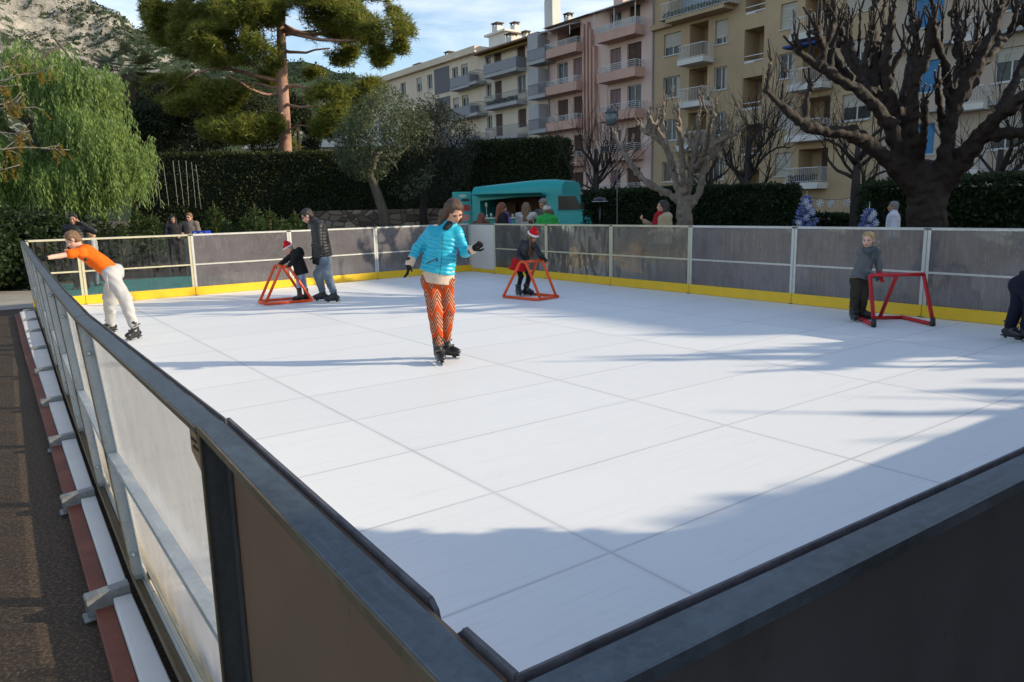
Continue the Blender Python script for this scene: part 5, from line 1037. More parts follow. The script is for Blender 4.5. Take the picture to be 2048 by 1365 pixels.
def block(root, v0, v1, z1, mat, openings, depth=12.0, z0=GZ, name='wall'):
    m = MB(); vs = sorted({v0, v1, *[o[0] for o in openings], *[o[1] for o in openings]}); zs = sorted({z0, z1, *[o[2] for o in openings], *[o[3] for o in openings]})
    ins = lambda v, z: any(o[0] < v < o[1] and o[2] < z < o[3] for o in openings)
    for a, b in zip(vs, vs[1:]):
        for c, d in zip(zs, zs[1:]):
            if not ins((a+b)/2, (c+d)/2): m.add([P3(a, 0, c), P3(b, 0, c), P3(b, 0, d), P3(a, 0, d)], [(0, 1, 2, 3)])
    for o in openings:
        a, b, c, d = o[:4]; dp = -(o[4] if len(o) > 4 else .22)
        for q in ([(a, 0, c), (a, dp, c), (b, dp, c), (b, 0, c)], [(a, 0, d), (b, 0, d), (b, dp, d), (a, dp, d)], [(a, 0, c), (a, 0, d), (a, dp, d), (a, dp, c)], [(b, 0, c), (b, dp, c), (b, dp, d), (b, 0, d)], [(a, dp, c), (a, dp, d), (b, dp, d), (b, dp, c)]):
            m.add([P3(*t_) for t_ in q], [(0, 1, 2, 3)])
    for q in ([(v0, 0, z0), (v0, 0, z1), (v0, -depth, z1), (v0, -depth, z0)], [(v1, 0, z0), (v1, -depth, z0), (v1, -depth, z1), (v1, 0, z1)], [(v0, -depth, z0), (v0, -depth, z1), (v1, -depth, z1), (v1, -depth, z0)], [(v0, 0, z1), (v1, 0, z1), (v1, -depth, z1), (v0, -depth, z1)]):
        m.add([P3(*t_) for t_ in q], [(0, 1, 2, 3)])
    return m.build(name, mat, root)
def window(root, a, b, c, d, shut=0.0, smat=None, dp=.2, leaves=2, curtain=False):
    m = MB(); t_ = .06; e = .004
    pbox(m, a+e, a+t_, -dp+e, -dp+.06, c+e, d-e); pbox(m, b-t_, b-e, -dp+e, -dp+.06, c+e, d-e); pbox(m, a+t_, b-t_, -dp+e, -dp+.06, c+e, c+t_); pbox(m, a+t_, b-t_, -dp+e, -dp+.06, d-t_, d-e)
    for i in range(1, leaves): x = a+(b-a)*i/leaves; pbox(m, x-.035, x+.035, -dp+e, -dp+.065, c+t_, d-t_)
    pbox(m, a-.08, b+.08, .002, .07, c-.06, c-.002)
    w_ = m.build('window', M_FRAME, root)
    g = MB(); pbox(g, a+t_, b-t_, -dp+.01, -dp+.03, c+t_, d-t_); g.build('pane', M_GLASS, w_)
    if curtain:
        g = MB(); pbox(g, a+t_+.02, a+(b-a)*.3, -dp+.031, -dp+.034, c+t_+.02, d-t_-.02); g.build('curtain', M_ROLL, w_)
    if shut > 0:
        g = MB(); zb = d-(d-c)*shut; k_ = max(2, int((d-zb)/.09)); h_ = (d-e-zb)/k_
        for i in range(k_): pbox(g, a+.01, b-.01, -dp+.07, -dp+.085+.012*(i % 2), zb+i*h_+.002, zb+(i+1)*h_-.002)
        g.build('shutter', smat or M_ROLL, w_)
    return w_
def shutter_door(root, a, b, c, d, mat=None, dp=.2, open_=False):
    m = MB(); n = 2
    for i in range(n):
        x0 = a+(b-a)*i/n; x1 = a+(b-a)*(i+1)/n; pbox(m, x0+.01, x1-.01, -dp+.01, -dp+.05, c+.01, d-.01)
        for k_ in range(7): z = c+.1+(d-c-.2)*k_/7; pbox(m, x0+.06, x1-.06, -dp+.051, -dp+.062, z, z+(d-c)/9)
    return m.build('shutter_door', mat or M_SHUT, root)
def balcony(root, a, b, z, par, rail, smat, rmat, out=1.05, style='h', sides=True, plants=False, thick=.16):
    m = MB(); pbox(m, a, b, 0.004, out, z, z+thick)
    if par > 0: pbox(m, a, b, out-.10, out+.003, z-.0, z+par); pbox(m, a-.003, a+.10, .004, out-.101, z+thick, z+par); pbox(m, b-.10, b+.003, .004, out-.101, z+thick, z+par)
    bo = m.build('balcony', smat, root); z0 = z+max(par, thick)
    m = MB(); top = z+rail
    def run(p, q):
        L_ = math.dist(p, q); n_ = max(2, int(L_/(.12 if style == 'v' else 1.0)))
        f = lambda t_: (p[0]+(q[0]-p[0])*t_, p[1]+(q[1]-p[1])*t_)
        m.beam(P3(*p, top), P3(*q, top), .04, .04)
        if style == 'h':
            for z_ in np.linspace(z0+.08, top, 4)[:-1]: m.beam(P3(*p, z_), P3(*q, z_), .03, .03)
            for i in range(n_+1): m.beam(P3(*f(i/n_), z0), P3(*f(i/n_), top), .035, .035, up=E1)
        elif style == 'v':
            m.beam(P3(*p, z0+.06), P3(*q, z0+.06), .03, .03)
            for i in range(n_+1): m.beam(P3(*f(i/n_), z0+.06), P3(*f(i/n_), top), .016, .016, up=E1)
        elif style == 'grid':
            for z_ in np.linspace(z0+.05, top, 5)[:-1]: m.beam(P3(*p, z_), P3(*q, z_), .035, .045)
            n2 = int(L_/.18)
            for i in range(n2+1): m.beam(P3(*f(i/n2), z0), P3(*f(i/n2), top), .045, .035, up=E1)
        elif style == 'p':
            m.obox((P3(*p, (z0+top)/2)+P3(*q, (z0+top)/2))/2, (P3(*q, 0)-P3(*p, 0))/2, (E1 if abs(p[1]-q[1]) < .01 else E2)*.012, EZ*(top-z0-.1)/2)
            for i in range(n_+1): m.beam(P3(*f(i/n_), z0), P3(*f(i/n_), top), .03, .03, up=E1)
    run((a+.03, out-.05), (b-.03, out-.05)); run((a+.03, .03), (a+.03, out-.05)); run((b-.03, .03), (b-.03, out-.05))
    m.build('railing', rmat, bo)
    if plants: foliage_box('balcony_plant', P3, (a+.2, b-.2, out-.35, out-.12, z0, z0+.45), int(190*(b-a)), .13, M_PLANT, bo)
    return bo
def foliage_box(name, fn, bx, n, size, mat, parent=None):
    r = np.random.default_rng(n); V = []; F = []
    for i in range(n):
        c = fn(r.uniform(bx[0], bx[1]), r.uniform(bx[2], bx[3]), r.uniform(bx[4], bx[5])*1.0)
        a = _nrm(r.normal(size=3))*size*.6; b = _nrm(np.cross(a, r.normal(size=3)))*size*.35
        V += [c-a, c+b, c+a, c-b]; F.append((4*i, 4*i+1, 4*i+2, 4*i+3))
    return raw_mesh(name, np.array(V), np.array(F), mat, parent, smooth=False)
def chimney(root, v, o, z, w_, h_, mat=S_WHT, cap=True):
    m = MB(); pbox(m, v-w_/2, v+w_/2, o-w_*.4, o+w_*.4, z, z+h_); ch = m.build('chimney', mat, root)
    if cap:
        m = MB(); pbox(m, v-w_*.62, v+w_*.62, o-w_*.5, o+w_*.5, z+h_+.22, z+h_+.30)
        for a in (-1, 1):
            for b in (-1, 1): pbox(m, v+a*w_*.42-.06, v+a*w_*.42+.06, o+b*w_*.3-.06, o+b*w_*.3+.06, z+h_, z+h_+.22)
        m.build('cap', M_CAP, ch)
    return ch
KF = .9755
def kf(v, z): return v*KF, 1.65+(z-1.65)*KF

# ---- ochre building
root = empty('apartment_building', P3(30, 0, GZ)*0, 0, 'tall ochre apartment building with white balconies and open loggias', 'building', 'apartment buildings of the row')
rows = [(11.62, 13.05), (8.80, 10.22), (5.95, 7.38), (3.12, 4.5)]
op = []
for c, d in rows:
    op += [(36.2, 37.72, c, d), (32.28, 33.32, c, d), (27.4, 28.5, c, d), (33.88, 35.42, c-.75, d+.22, 1.5), (25.0, 26.9, c-.75, d+.1, 1.4)]
for z0_, z1_ in ((12.98, 15.0), (10.1, 12.1), (7.28, 9.24), (4.5, 6.4), (1.7, 3.6)): op.append((29.6, 31.03, z0_, z1_, 1.5))
op.append((22.5, 24.45, 11.7, 13.15)); op += [(22.6, 24.3, c, d) for c, d in rows[1:3]]; op.append((33.0, 37.3, 13.95, 16.1, 1.2)); op += [(22.4, 24.4, 14.4, 15.9), (26, 27.8, 14.4, 15.9)]
block(root, 21.95, 38.62, 16.9, S_YEL, op)
for i, (c, d) in enumerate(rows):
    window(root, 36.2, 37.72, c, d, .62 if i == 0 else 0, curtain=i > 0); window(root, 32.28, 33.32, c, d, .74 if i == 0 else 0, curtain=True); window(root, 27.4, 28.5, c, d, 1.0 if i in (0, 2, 3) else 0, curtain=True)
    if i < 3: window(root, 22.6 if i else 22.5, 24.3 if i else 24.45, c, d, 1.0 if i == 0 else .5)
    m = MB(); pbox(m, 33.95, 34.8, -1.49, -1.44, c-.7, d); m.build('shutter_door', M_IN, root); m = MB(); pbox(m, 25.2, 26.2, -1.39, -1.34, c-.7, d); m.build('shutter_door', M_IN, root)
    a0, z = kf(34.2, [10.80, 8.0, 5.15, 2.3][i]); a1 = 36.45*KF
    balcony(root, a0, a1, z, .34, 1.2, S_WHT, M_RAILW, 1.05, 'v')
    b0, zb = kf(25.55, [10.85, 8.0, 5.07, 2.3][i]); balcony(root, b0, 27.85*KF, zb, .36, 1.2, S_WHT, M_RAILW, 1.05, 'v', plants=i == 3)
for z0_ in (12.98, 10.1, 7.28, 4.5):
    m = MB(); m.beam(P3(29.61, -.05, z0_+.42), P3(31.02, -.05, z0_+.42), .05, .05); pbox(m, 29.61, 31.02, -.08, -.03, z0_+.005, z0_+.14); m.build('loggia_rail', M_RAILW, root)
    window(root, 29.75, 30.2, z0_+.1, z0_+1.6, dp=1.5, leaves=1)
m = MB(); pbox(m, 36.7, 38.7, .004, .35, 13.45, 13.78); pbox(m, 31.9, 36.7, .004, 1.0, 13.5, 13.72); m.build('cornice', S_YEL, root)
balcony(root, 31.9*KF+.4, 37.6*KF+.6, 13.73, 0, 1.05, S_YEL, M_RAILW, 1.0, 'v', plants=True, thick=.02)
m = MB(); pbox(m, 33.2, 37.2, -1.19, -1.12, 13.97, 16.0); m.build('shutter_door', M_PALEBL, root)
window(root, 22.4, 24.4, 14.4, 15.9, 1.0); window(root, 26, 27.8, 14.4, 15.9, .3)
m = MB(); pbox(m, 38.64, 38.74, .002, .10, 0, 15.5); m.build('drain_pipe', M_PIPE, root)
m = MB(); pbox(m, 25.1, 27.6, .1, 1.0, 10.30, 10.42); m.build('awning', M_BAWN, root)
m = MB(); pbox(m, 21.7, 38.75, -12.3, .25, 16.905, 17.15); m.build('roof', S_WHT, root)

# ---- beige building with blue blinds
root = empty('apartment_building', (0, 0, 0), 0, 'beige apartment building with bright blue window blinds behind the big pollarded tree', 'building', 'apartment buildings of the row')
op = []; rows2 = [(13.0, 14.45), (10.15, 11.57), (6.95, 8.5), (3.85, 5.4)]
cols = [(19.15, 20.9), (15.2, 16.6), (11.4, 13.0), (7.4, 8.8), (3.5, 5.1), (-.5, .9), (-4.5, -3)]
for c, d in rows2:
    for a, b in cols: op.append((a, b, c, d))
block(root, -21, 21.9, 16.6, S_BEI, op)
for i, (c, d) in enumerate(rows2):
    for j, (a, b) in enumerate(cols):
        if j < 5: window(root, a, b, c, d, 1.0 if j % 2 == 0 else .4, (M_BLUE if i > 0 else M_PALEBL) if j % 2 == 0 else M_ROLL)
    m = MB(); pbox(m, 8.9, 21.4, .004, .5, c-1.05, c-.92); m.build('ledge', S_SLAB, root)
    balcony(root, 17.0*KF, 18.7*KF, c-1.2, .3, 1.1, S_WHT, M_RAILW, .9, 'v')
m = MB(); pbox(m, -21.2, 21.93, -12.3, .3, 16.605, 16.85); m.build('roof', S_WHT, root)

# ---- pink building
root = empty('apartment_building', (0, 0, 0), 0, 'pink apartment building with salmon balconies and white bar railings', 'building', 'apartment buildings of the row')
op = []; base = [13.60, 10.68, 7.78, 4.80, 1.9]
for i, z in enumerate(base):
    if i == 0: op += [(46.4, 49.2, z+.15, z+2.2, 1.3), (41.9, 43.1, z+.95, z+1.9, .2), (40.0, 41.1, z+.5, z+2.0, .2)]; continue
    op += [(47.95, 49.28, z+.17, z+2.3), (46.15, 47.3, z+.17, z+2.35), (41.92, 43.08, z+.17, z+2.32), (39.85, 41.28, z+.17, z+2.38)]
block(root, 38.64, 50.48, 15.85, S_PINK, op)
for i, z in enumerate(base):
    a, zz_ = kf(46.93, z); balcony(root, a, 50.9*KF, zz_-.02, .68, 1.08, S_SAL, M_RAILW, 1.0, 'h')
    a, zz_ = kf(40.5, z+.12); balcony(root, a, 44.55*KF, zz_-.02, .66, 1.15, S_SAL, M_RAILW, 1.0, 'grid' if i == 0 else 'h', plants=(i == 3))
    if i == 0:
        window(root, 41.9, 43.1, z+.95, z+1.9); shutter_door(root, 40.0, 41.1, z+.5, z+2.0); m = MB(); pbox(m, 46.45, 49.1, -1.29, -1.24, z+.2, z+2.1); m.build('shutter_door', M_IN, root); continue
    (window if i in (1,) else shutter_door)(root, 47.95, 49.28, z+.17, z+2.3); shutter_door(root, 46.15, 47.3, z+.17, z+2.35, plain('mauve_shutter', (.22, .14, .14), .7) if i == 1 else None)
    shutter_door(root, 41.92, 43.08, z+.17, z+2.32, bpy.data.materials.get('mauve_shutter')); (window if i == 2 else shutter_door)(root, 39.85, 41.28, z+.17, z+2.38)
for k_, (v, z0_, z1_) in enumerate([(45.75, 6.0, 15.3), (45.35, 6.5, 15.4), (44.95, 6.0, 14.8), (44.55, 6.6, 13.5)]):
    m = MB(); pbox(m, v-.09, v+.09, .003, .35, z0_, z1_); m.build('fin', S_SAL, root)
m = MB(); m.prism([P3(38.66, .55, 15.86), P3(38.66, -6, 17.0), P3(38.66, -12.2, 15.86)], E2*11.8); m.build('roof', M_TILE, root)
m = MB(); m.obox(P3(41.3, .55, 15.75), E2*2.4, -E1*1.0-EZ*.28, EZ*.02); 
for v in (39.2, 41.3, 43.4): m.beam(P3(v, 1.3, 14.0), P3(v, 1.3, 15.5), .05, .05, up=E1)
m.build('pergola', M_RAILW, root)
m = MB(); m.obox(P3(48.2, .5, 15.5), E2*1.9, -E1*.8-EZ*.2, EZ*.02); m.beam(P3(46.4, 1.1, 14.6), P3(46.4, 1.1, 15.3), .05, .05, up=E1); m.build('pergola', M_RAILW, root)
chimney(root, 44.1, -2.2, 15.9, 1.0, 3.0, S_PINK); chimney(root, 40.6, -2.0, 16.2, .9, 2.2, S_CREAM); chimney(root, 39.4, -2.0, 16.2, .7, 1.9, S_CREAM)
m = MB(); pbox(m, 50.3, 50.4, .003, .10, 0, 15); m.build('drain_pipe', M_PIPE, root)

# ---- pale building with grey balconies
root = empty('apartment_building', (0, 0, 0), 0, 'pale apartment building with grey balconies and a yellow awning under the eaves', 'building', 'apartment buildings of the row')
op = []; base = [13.3, 10.5, 7.65, 4.8, 1.95]
for i, z in enumerate(base):
    op += [(58.75, 59.6, z+1.15, z+2.3), (57.1, 58.2, z+.17, z+2.3), (53.55, 54.75, z+.8 if i else z+.17, z+2.35), (52.2, 53.1, z+1.0, z+2.35)]
op = [(a, b, c, min(d, 15.2)) for a, b, c, d in op]
block(root, 50.50, 60.6, 15.4, S_GREY, op)
for i, z in enumerate(base):
    a, zz_ = kf(54.75, z); balcony(root, a, 59.85*KF, zz_, .30, 1.15, S_SLAB, M_RAILG, 1.1, 'p' if i == 0 else 'v', plants=i == 1)
    a, zz_ = kf(50.75, z+.1); balcony(root, a, 53.2*KF, zz_, .30, 1.15, S_SLAB, M_RAILG, 1.1, 'p' if i == 0 else 'v')
    zt = min(z+2.3, 15.2)
    window(root, 58.75, 59.6, z+1.15, zt); shutter_door(root, 57.1, 58.2, z+.17, zt); z3 = min(z+2.35, 15.2)
    (window if i == 1 else shutter_door)(root, 53.55, 54.75, z+.8 if i else z+.17, z3); (window if i == 1 else shutter_door)(root, 52.2, 53.1, z+1.0, z3)
    m = MB(); pbox(m, 50.55, 51.9, .003, 1.0, z+.2, z+2.3); m.build('screen', S_SLAB, root)
m = MB(); m.prism([P3(50.52, .9, 15.41), P3(50.52, .9, 15.55), P3(50.52, -6, 17.3), P3(50.52, -12.2, 15.41)], E2*10.06); m.build('roof', M_TILE, root)
m = MB(); m.obox(P3(55.6, .42, 15.22), E2*4.1, -E1*.4-EZ*.12, EZ*.015); m.build('awning', M_AWN, root)
for v, w_, h_ in ((53.0, 1.1, 3.0), (50.9, .6, 1.2), (59.0, .9, 1.1), (56.8, .6, .9)): chimney(root, v, -2.6, 16.0, w_, h_)

# ---- far cream building
root = empty('apartment_building', (0, 0, 0), 0, 'cream apartment building at the far left end of the row with dark grey wall panels', 'building', 'apartment buildings of the row')
op = []; base = [12.85, 10.0, 7.15, 4.3]
for z in base: op += [(64.35, 65.45, z+1.15, z+2.25), (62.6, 63.8, z+.9, z+2.3), (69.3, 70.3, z+.9, z+2.3), (71.5, 72.6, z+.9, z+2.3), (75, 76.2, z+.9, z+2.3)]
block(root, 60.62, 86, 15.75, S_CREAM, op)
for i, z in enumerate(base):
    window(root, 64.35, 65.45, z+1.15, z+2.25, .55 if i else 0); window(root, 62.6, 63.8, z+.9, z+2.3, .2); window(root, 69.3, 70.3, z+.9, z+2.3); window(root, 71.5, 72.6, z+.9, z+2.3, .4); window(root, 75, 76.2, z+.9, z+2.3)
    m = MB(); pbox(m, 65.95, 68.85, .003, .04, z+.15, z+2.6); m.build('wall_panel', S_DGR, root)
    a, zz_ = kf(62.4, z+.15); balcony(root, a, 66.0*KF, zz_, .2, 1.15, S_SLAB, M_RAILG, 1.0, 'p'); a, zz_ = kf(60.9, z+.2); balcony(root, a, 62.3*KF, zz_, .25, 1.2, S_SLAB, M_RAILG, 1.2, 'v')
m = MB(); pbox(m, 60.64, 86, -12.2, .5, 15.76, 16.35); m.build('roof', S_CREAM, root)
m = MB(); pbox(m, 60.8, 63.6, -7.5, -3.2, 16.36, 18.0); pbox(m, 60.5, 64, -7.8, -2.9, 18.01, 18.2); m.build('roof_house', S_WHT, root)
for v, w_, h_, z in ((64.6, .9, 1.2, 18.2), (61.7, .7, .7, 18.2), (71.5, .8, 1.3, 16.4), (72.8, .6, .8, 16.4), (77.5, 1.4, 1.0, 16.4)): chimney(root, v, -3.5 if z < 17 else -5, z, w_, h_)

# ---- small modern house behind the hedge
root = empty('house', (0, 0, 0), 0, 'low white flat roofed house seen behind the pine trunk', 'house')
hx = at(655, 290, 62)
m = MB(); m.box(hx[0]-6, hx[0]+4.5, 62, 70, GZ, 6.6); m.build('wall', S_WHT, root)
m = MB(); m.box(hx[0]-6.6, hx[0]+5.2, 61.2, 70.5, 6.61, 6.95); m.prism([(hx[0]-1.2, 63, 6.96), (hx[0]+4, 63, 6.96), (hx[0]+4, 63, 8.9), (hx[0]-1.2, 63, 8.2)], (0, 6, 0)); m.build('roof', S_WHT, root)
for x in (-4.5, -2, .5, 2.6):
    m = MB(); m.box(hx[0]+x, hx[0]+x+1.3, 61.93, 61.99, 4.4, 6.0); m.build('window', M_GLASS, root)
# ================================================================ food van, spectators, decorations
M_TURQ = plain('turquoise_paint', (.012, .335, .325), .32, .06, 2, spec=.5); M_TURD = plain('turquoise_trim', (.012, .25, .245), .4, .06); M_CHR = plain('chrome', (.6, .6, .6), .2, .1, metal=.9); M_TYRE = plain('tyre', (.02, .02, .02), .8); M_STST = plain('steel_counter', (.5, .5, .5), .35, .1, metal=.6); M_WARM = plain('brown_interior', (.11, .055, .03), .8, .4, 3); M_CARD = plain('menu_card', (.55, .5, .45), .7, .1)
pa, pb = at(945, 430, 26.0), at(1172, 430, 24.4); dv = (pb-pa)*np.array([1, 1, 0]); LV_ = float(np.linalg.norm(dv)); dv /= LV_
van = empty('food_van', (pa[0], pa[1], GZ), math.atan2(dv[1], dv[0]), 'turquoise food van with a raised awning, open serving hatch and rounded cab', 'van')
# local x along the van to the cab, local -y towards the rink
HV, WV = 2.62, 2.0
def vsec(x, top, inset=0.0, zb=.45): # body cross section with a rounded roof
    y0, y1 = 0+inset, WV-inset; pts = [(y0, zb), (y0, top-.32)]
    for k_ in range(1, 6): a = k_*math.pi/12; pts.append((y0+.30*(1-math.cos(a)), top-.32+.32*math.sin(a)))
    pts += [(y0+.34, top), (y1-.34, top)]
    for k_ in range(5, 0, -1): a = k_*math.pi/12; pts.append((y1-.30*(1-math.cos(a)), top-.32+.32*math.sin(a)))
    pts += [(y1, top-.32), (y1, zb)]
    return [(x, y, z) for y, z in pts]
def loft(m, secs):
    n = len(secs[0]); V = np.concatenate([np.array(s) for s in secs]); f = []
    for i in range(len(secs)-1):
        for j in range(n): f.append((i*n+j, (i+1)*n+j, (i+1)*n+(j+1) % n, i*n+(j+1) % n))
    f += [tuple(range(n)), tuple(range((len(secs)-1)*n, len(secs)*n))[::-1]]
    m.add(V, f, False)
xc = LV_*.70
m = MB()
# roof shell and ends (the hatch stays open between x=.30 and xc-.18)
def roofline(x): return HV-.16+.16*min(1, x/(LV_*.55)) if x < LV_*.68 else HV-.72*((x-LV_*.68)/(LV_*.32))**2.2
zh0, zh1 = 1.42, HV-.52
for x0, x1 in ((0, .30), (xc-.16, LV_*.80)):
    xs = np.linspace(x0, x1, 6); loft(m, [vsec(x, roofline(x)) for x in xs])
xs = np.linspace(.301, xc-.161, 8)
loft(m, [[(x, y, z) for (_, y, z) in vsec(x, roofline(x), 0, roofline(x)-.50)] for x in xs])
m.box(.301, xc-.161, .002, .06, .45, zh0); m.box(.301, xc-.161, WV-.06, WV-.002, .45, zh1+.1); m.box(.301, xc-.161, .061, WV-.061, .45, .52)
xs = np.linspace(LV_*.8+.001, LV_, 9)
def cab(x): t_ = (x-LV_*.8)/(LV_*.2); return vsec(x, roofline(x)-.02*t_, .10*t_)
m2 = MB(); zw = 1.62
secs = [cab(x) for x in xs]
loft(m, [[(x, y, min(z, zw+.45*(1-i/8)) if i < 8 else min(z, zw)) for (x, y, z) in s_] for i, s_ in enumerate(secs)])
# bonnet nose
loft(m, [[(LV_-.001+.06*k_, y+(.03*k_ if y < 1 else -.03*k_), min(z, 1.62-.10*k_)) for (_, y, z) in secs[-1]] for k_ in range(4)])
body = m.build('body', M_TURQ, van)
m = MB(); m.obox(((.30+xc-.16)/2, -.30, zh1+.06), ((xc-.46)/2+.05, 0, 0), (0, .33, -.045), (0, 0, .022)); aw = m.build('awning_flap', M_TURQ, van, bevel=.01)
m = MB(); m.box(.30, xc-.16, -.02, -.003, zh1-.02, zh1+.10); m.build('gutter', M_TURD, body)
m = MB(); m.box(.36, xc-.22, -.26, .10, zh0-.045, zh0+.0); m.build('counter', M_STST, van, bevel=.006)
m = MB(); m.box(.31, xc-.17, 1.5, 1.55, .6, zh1+.1); m.box(.40, 1.1, 1.2, 1.49, .6, 1.9); m.box(1.5, 2.3, 1.25, 1.49, 1.75, 1.80); m.build('interior', M_WARM, van)
for i, x in enumerate((.55, .70, 1.35, 1.5, 1.62, 1.95, 2.15)):
    m = MB(); m.cyl((x, .0+.02*(i % 3), zh0+.002), .035+.01*(i % 2), .10+.05*(i % 3), 10); m.build('jar', [M_CARD, M_STST, M_WARM][i % 3], body)
m = MB(); m.tube([(.52, .03, zh0+.002), (.52, .03, zh0+.34)], [.012, .012], 8); m.ball((.52, .03, zh0+.42), (.05, .05, .10), 10, 7); m.build('lamp', M_CARD, body)
m = MB(); m.ball((xc-.24, -.03, zh1-.12), .05, 10, 7); m.build('lamp', M_CARD, body)
dx0, dx1 = xc+.02, LV_-.10
m = MB(); m.box(dx0, dx1, -.012, -.002, .62, 1.58); door = m.build('door', M_TURQ, van, bevel=.004)
m = MB(); m.box(dx0+.06, dx0+.18, -.03, -.013, 1.38, 1.41); m.build('handle', M_CHR, door)
m = MB(); m.prism([(dx0+.26, -.012, 1.62), (dx1+.0, -.012, 1.62), (dx1-.24, -.012, 2.06), (dx0+.26, -.012, 2.06)], (0, .01, 0)); m.build('side_window', M_GLASS, door)
m = MB()
for p, q in (((dx0+.23, 1.60), (dx1+.03, 1.60)), ((dx1+.03, 1.60), (dx1-.23, 2.09)), ((dx1-.23, 2.09), (dx0+.23, 2.09)), ((dx0+.23, 2.09), (dx0+.23, 1.60))): m.beam((p[0], -.016, p[1]), (q[0], -.016, q[1]), .02, .035)
m.build('window_frame', M_TURD, door)
m = MB(); m.add([(LV_*.8+.55, .14, 2.08), (LV_*.8+.55, WV-.14, 2.08), (LV_+.01, WV-.14, 1.63), (LV_+.01, .14, 1.63)], [(0, 1, 2, 3)]); m.build('windscreen', M_GLASS, van)
m = MB(); m.tube([(dx1-.02, -.02, 1.72), (dx1+.04, -.16, 1.74)], [.008, .008], 6); m.box(dx1-.02, dx1+.10, -.20, -.17, 1.64, 1.86); m.build('mirror', M_TYRE, van)
for y in (.30, WV-.30):
    m = MB(); m.tube([(LV_+.16, y, 1.05), (LV_+.22, y, 1.05)], [.11, .10], 14); m.build('headlight', M_CARD, van)
for x in (.95, LV_*.83):
    for y in (-.01, WV-.2):
        m = MB(); m.tube([(x, y, .36), (x, y+.2, .36)], [.36, .36], 20); wl_ = m.build('wheel', M_TYRE, van); m = MB(); m.tube([(x, y-.012, .36), (x, y-.002, .36)], [.17, .19], 16); m.build('rim', M_CHR, wl_)
m = MB(); m.box(.0, LV_, .02, WV-.02, .30, .449); m.build('chassis', M_TYRE, van)
# open rear door leaf painted with menu cards
ms = empty('menu_board', at(925, 430, 26.2)*np.array([1, 1, 0])+[0, 0, GZ], .12, 'turquoise menu board with red and pale food pictures left of the van', 'menu board')
m = MB(); m.box(-.33, .33, -.02, .02, .25, 2.30); m.build('board', M_TURQ, ms, bevel=.01)
M_PR = plain('menu_red', (.42, .06, .05), .6, .2, 12); M_PK = plain('menu_pink', (.55, .25, .22), .6, .2, 12)
for i, (x, z, a, b, mt_) in enumerate([(.12, 2.02, .16, .05, M_INK), (.02, 2.16, .13, .05, M_CARD), (.14, 1.75, .15, .12, M_PR), (-.12, 1.78, .09, .10, M_CARD), (.12, 1.42, .15, .13, M_PK), (-.14, 1.45, .09, .12, M_CARD), (.0, 1.12, .24, .08, M_CARD)]):
    m = MB(); V = [(x+a*math.cos(t_), -.024, z+b*math.sin(t_)) for t_ in np.arange(14)*2*math.pi/14]; m.prism(V, (0, .003, 0)); m.build('picture', mt_, ms)

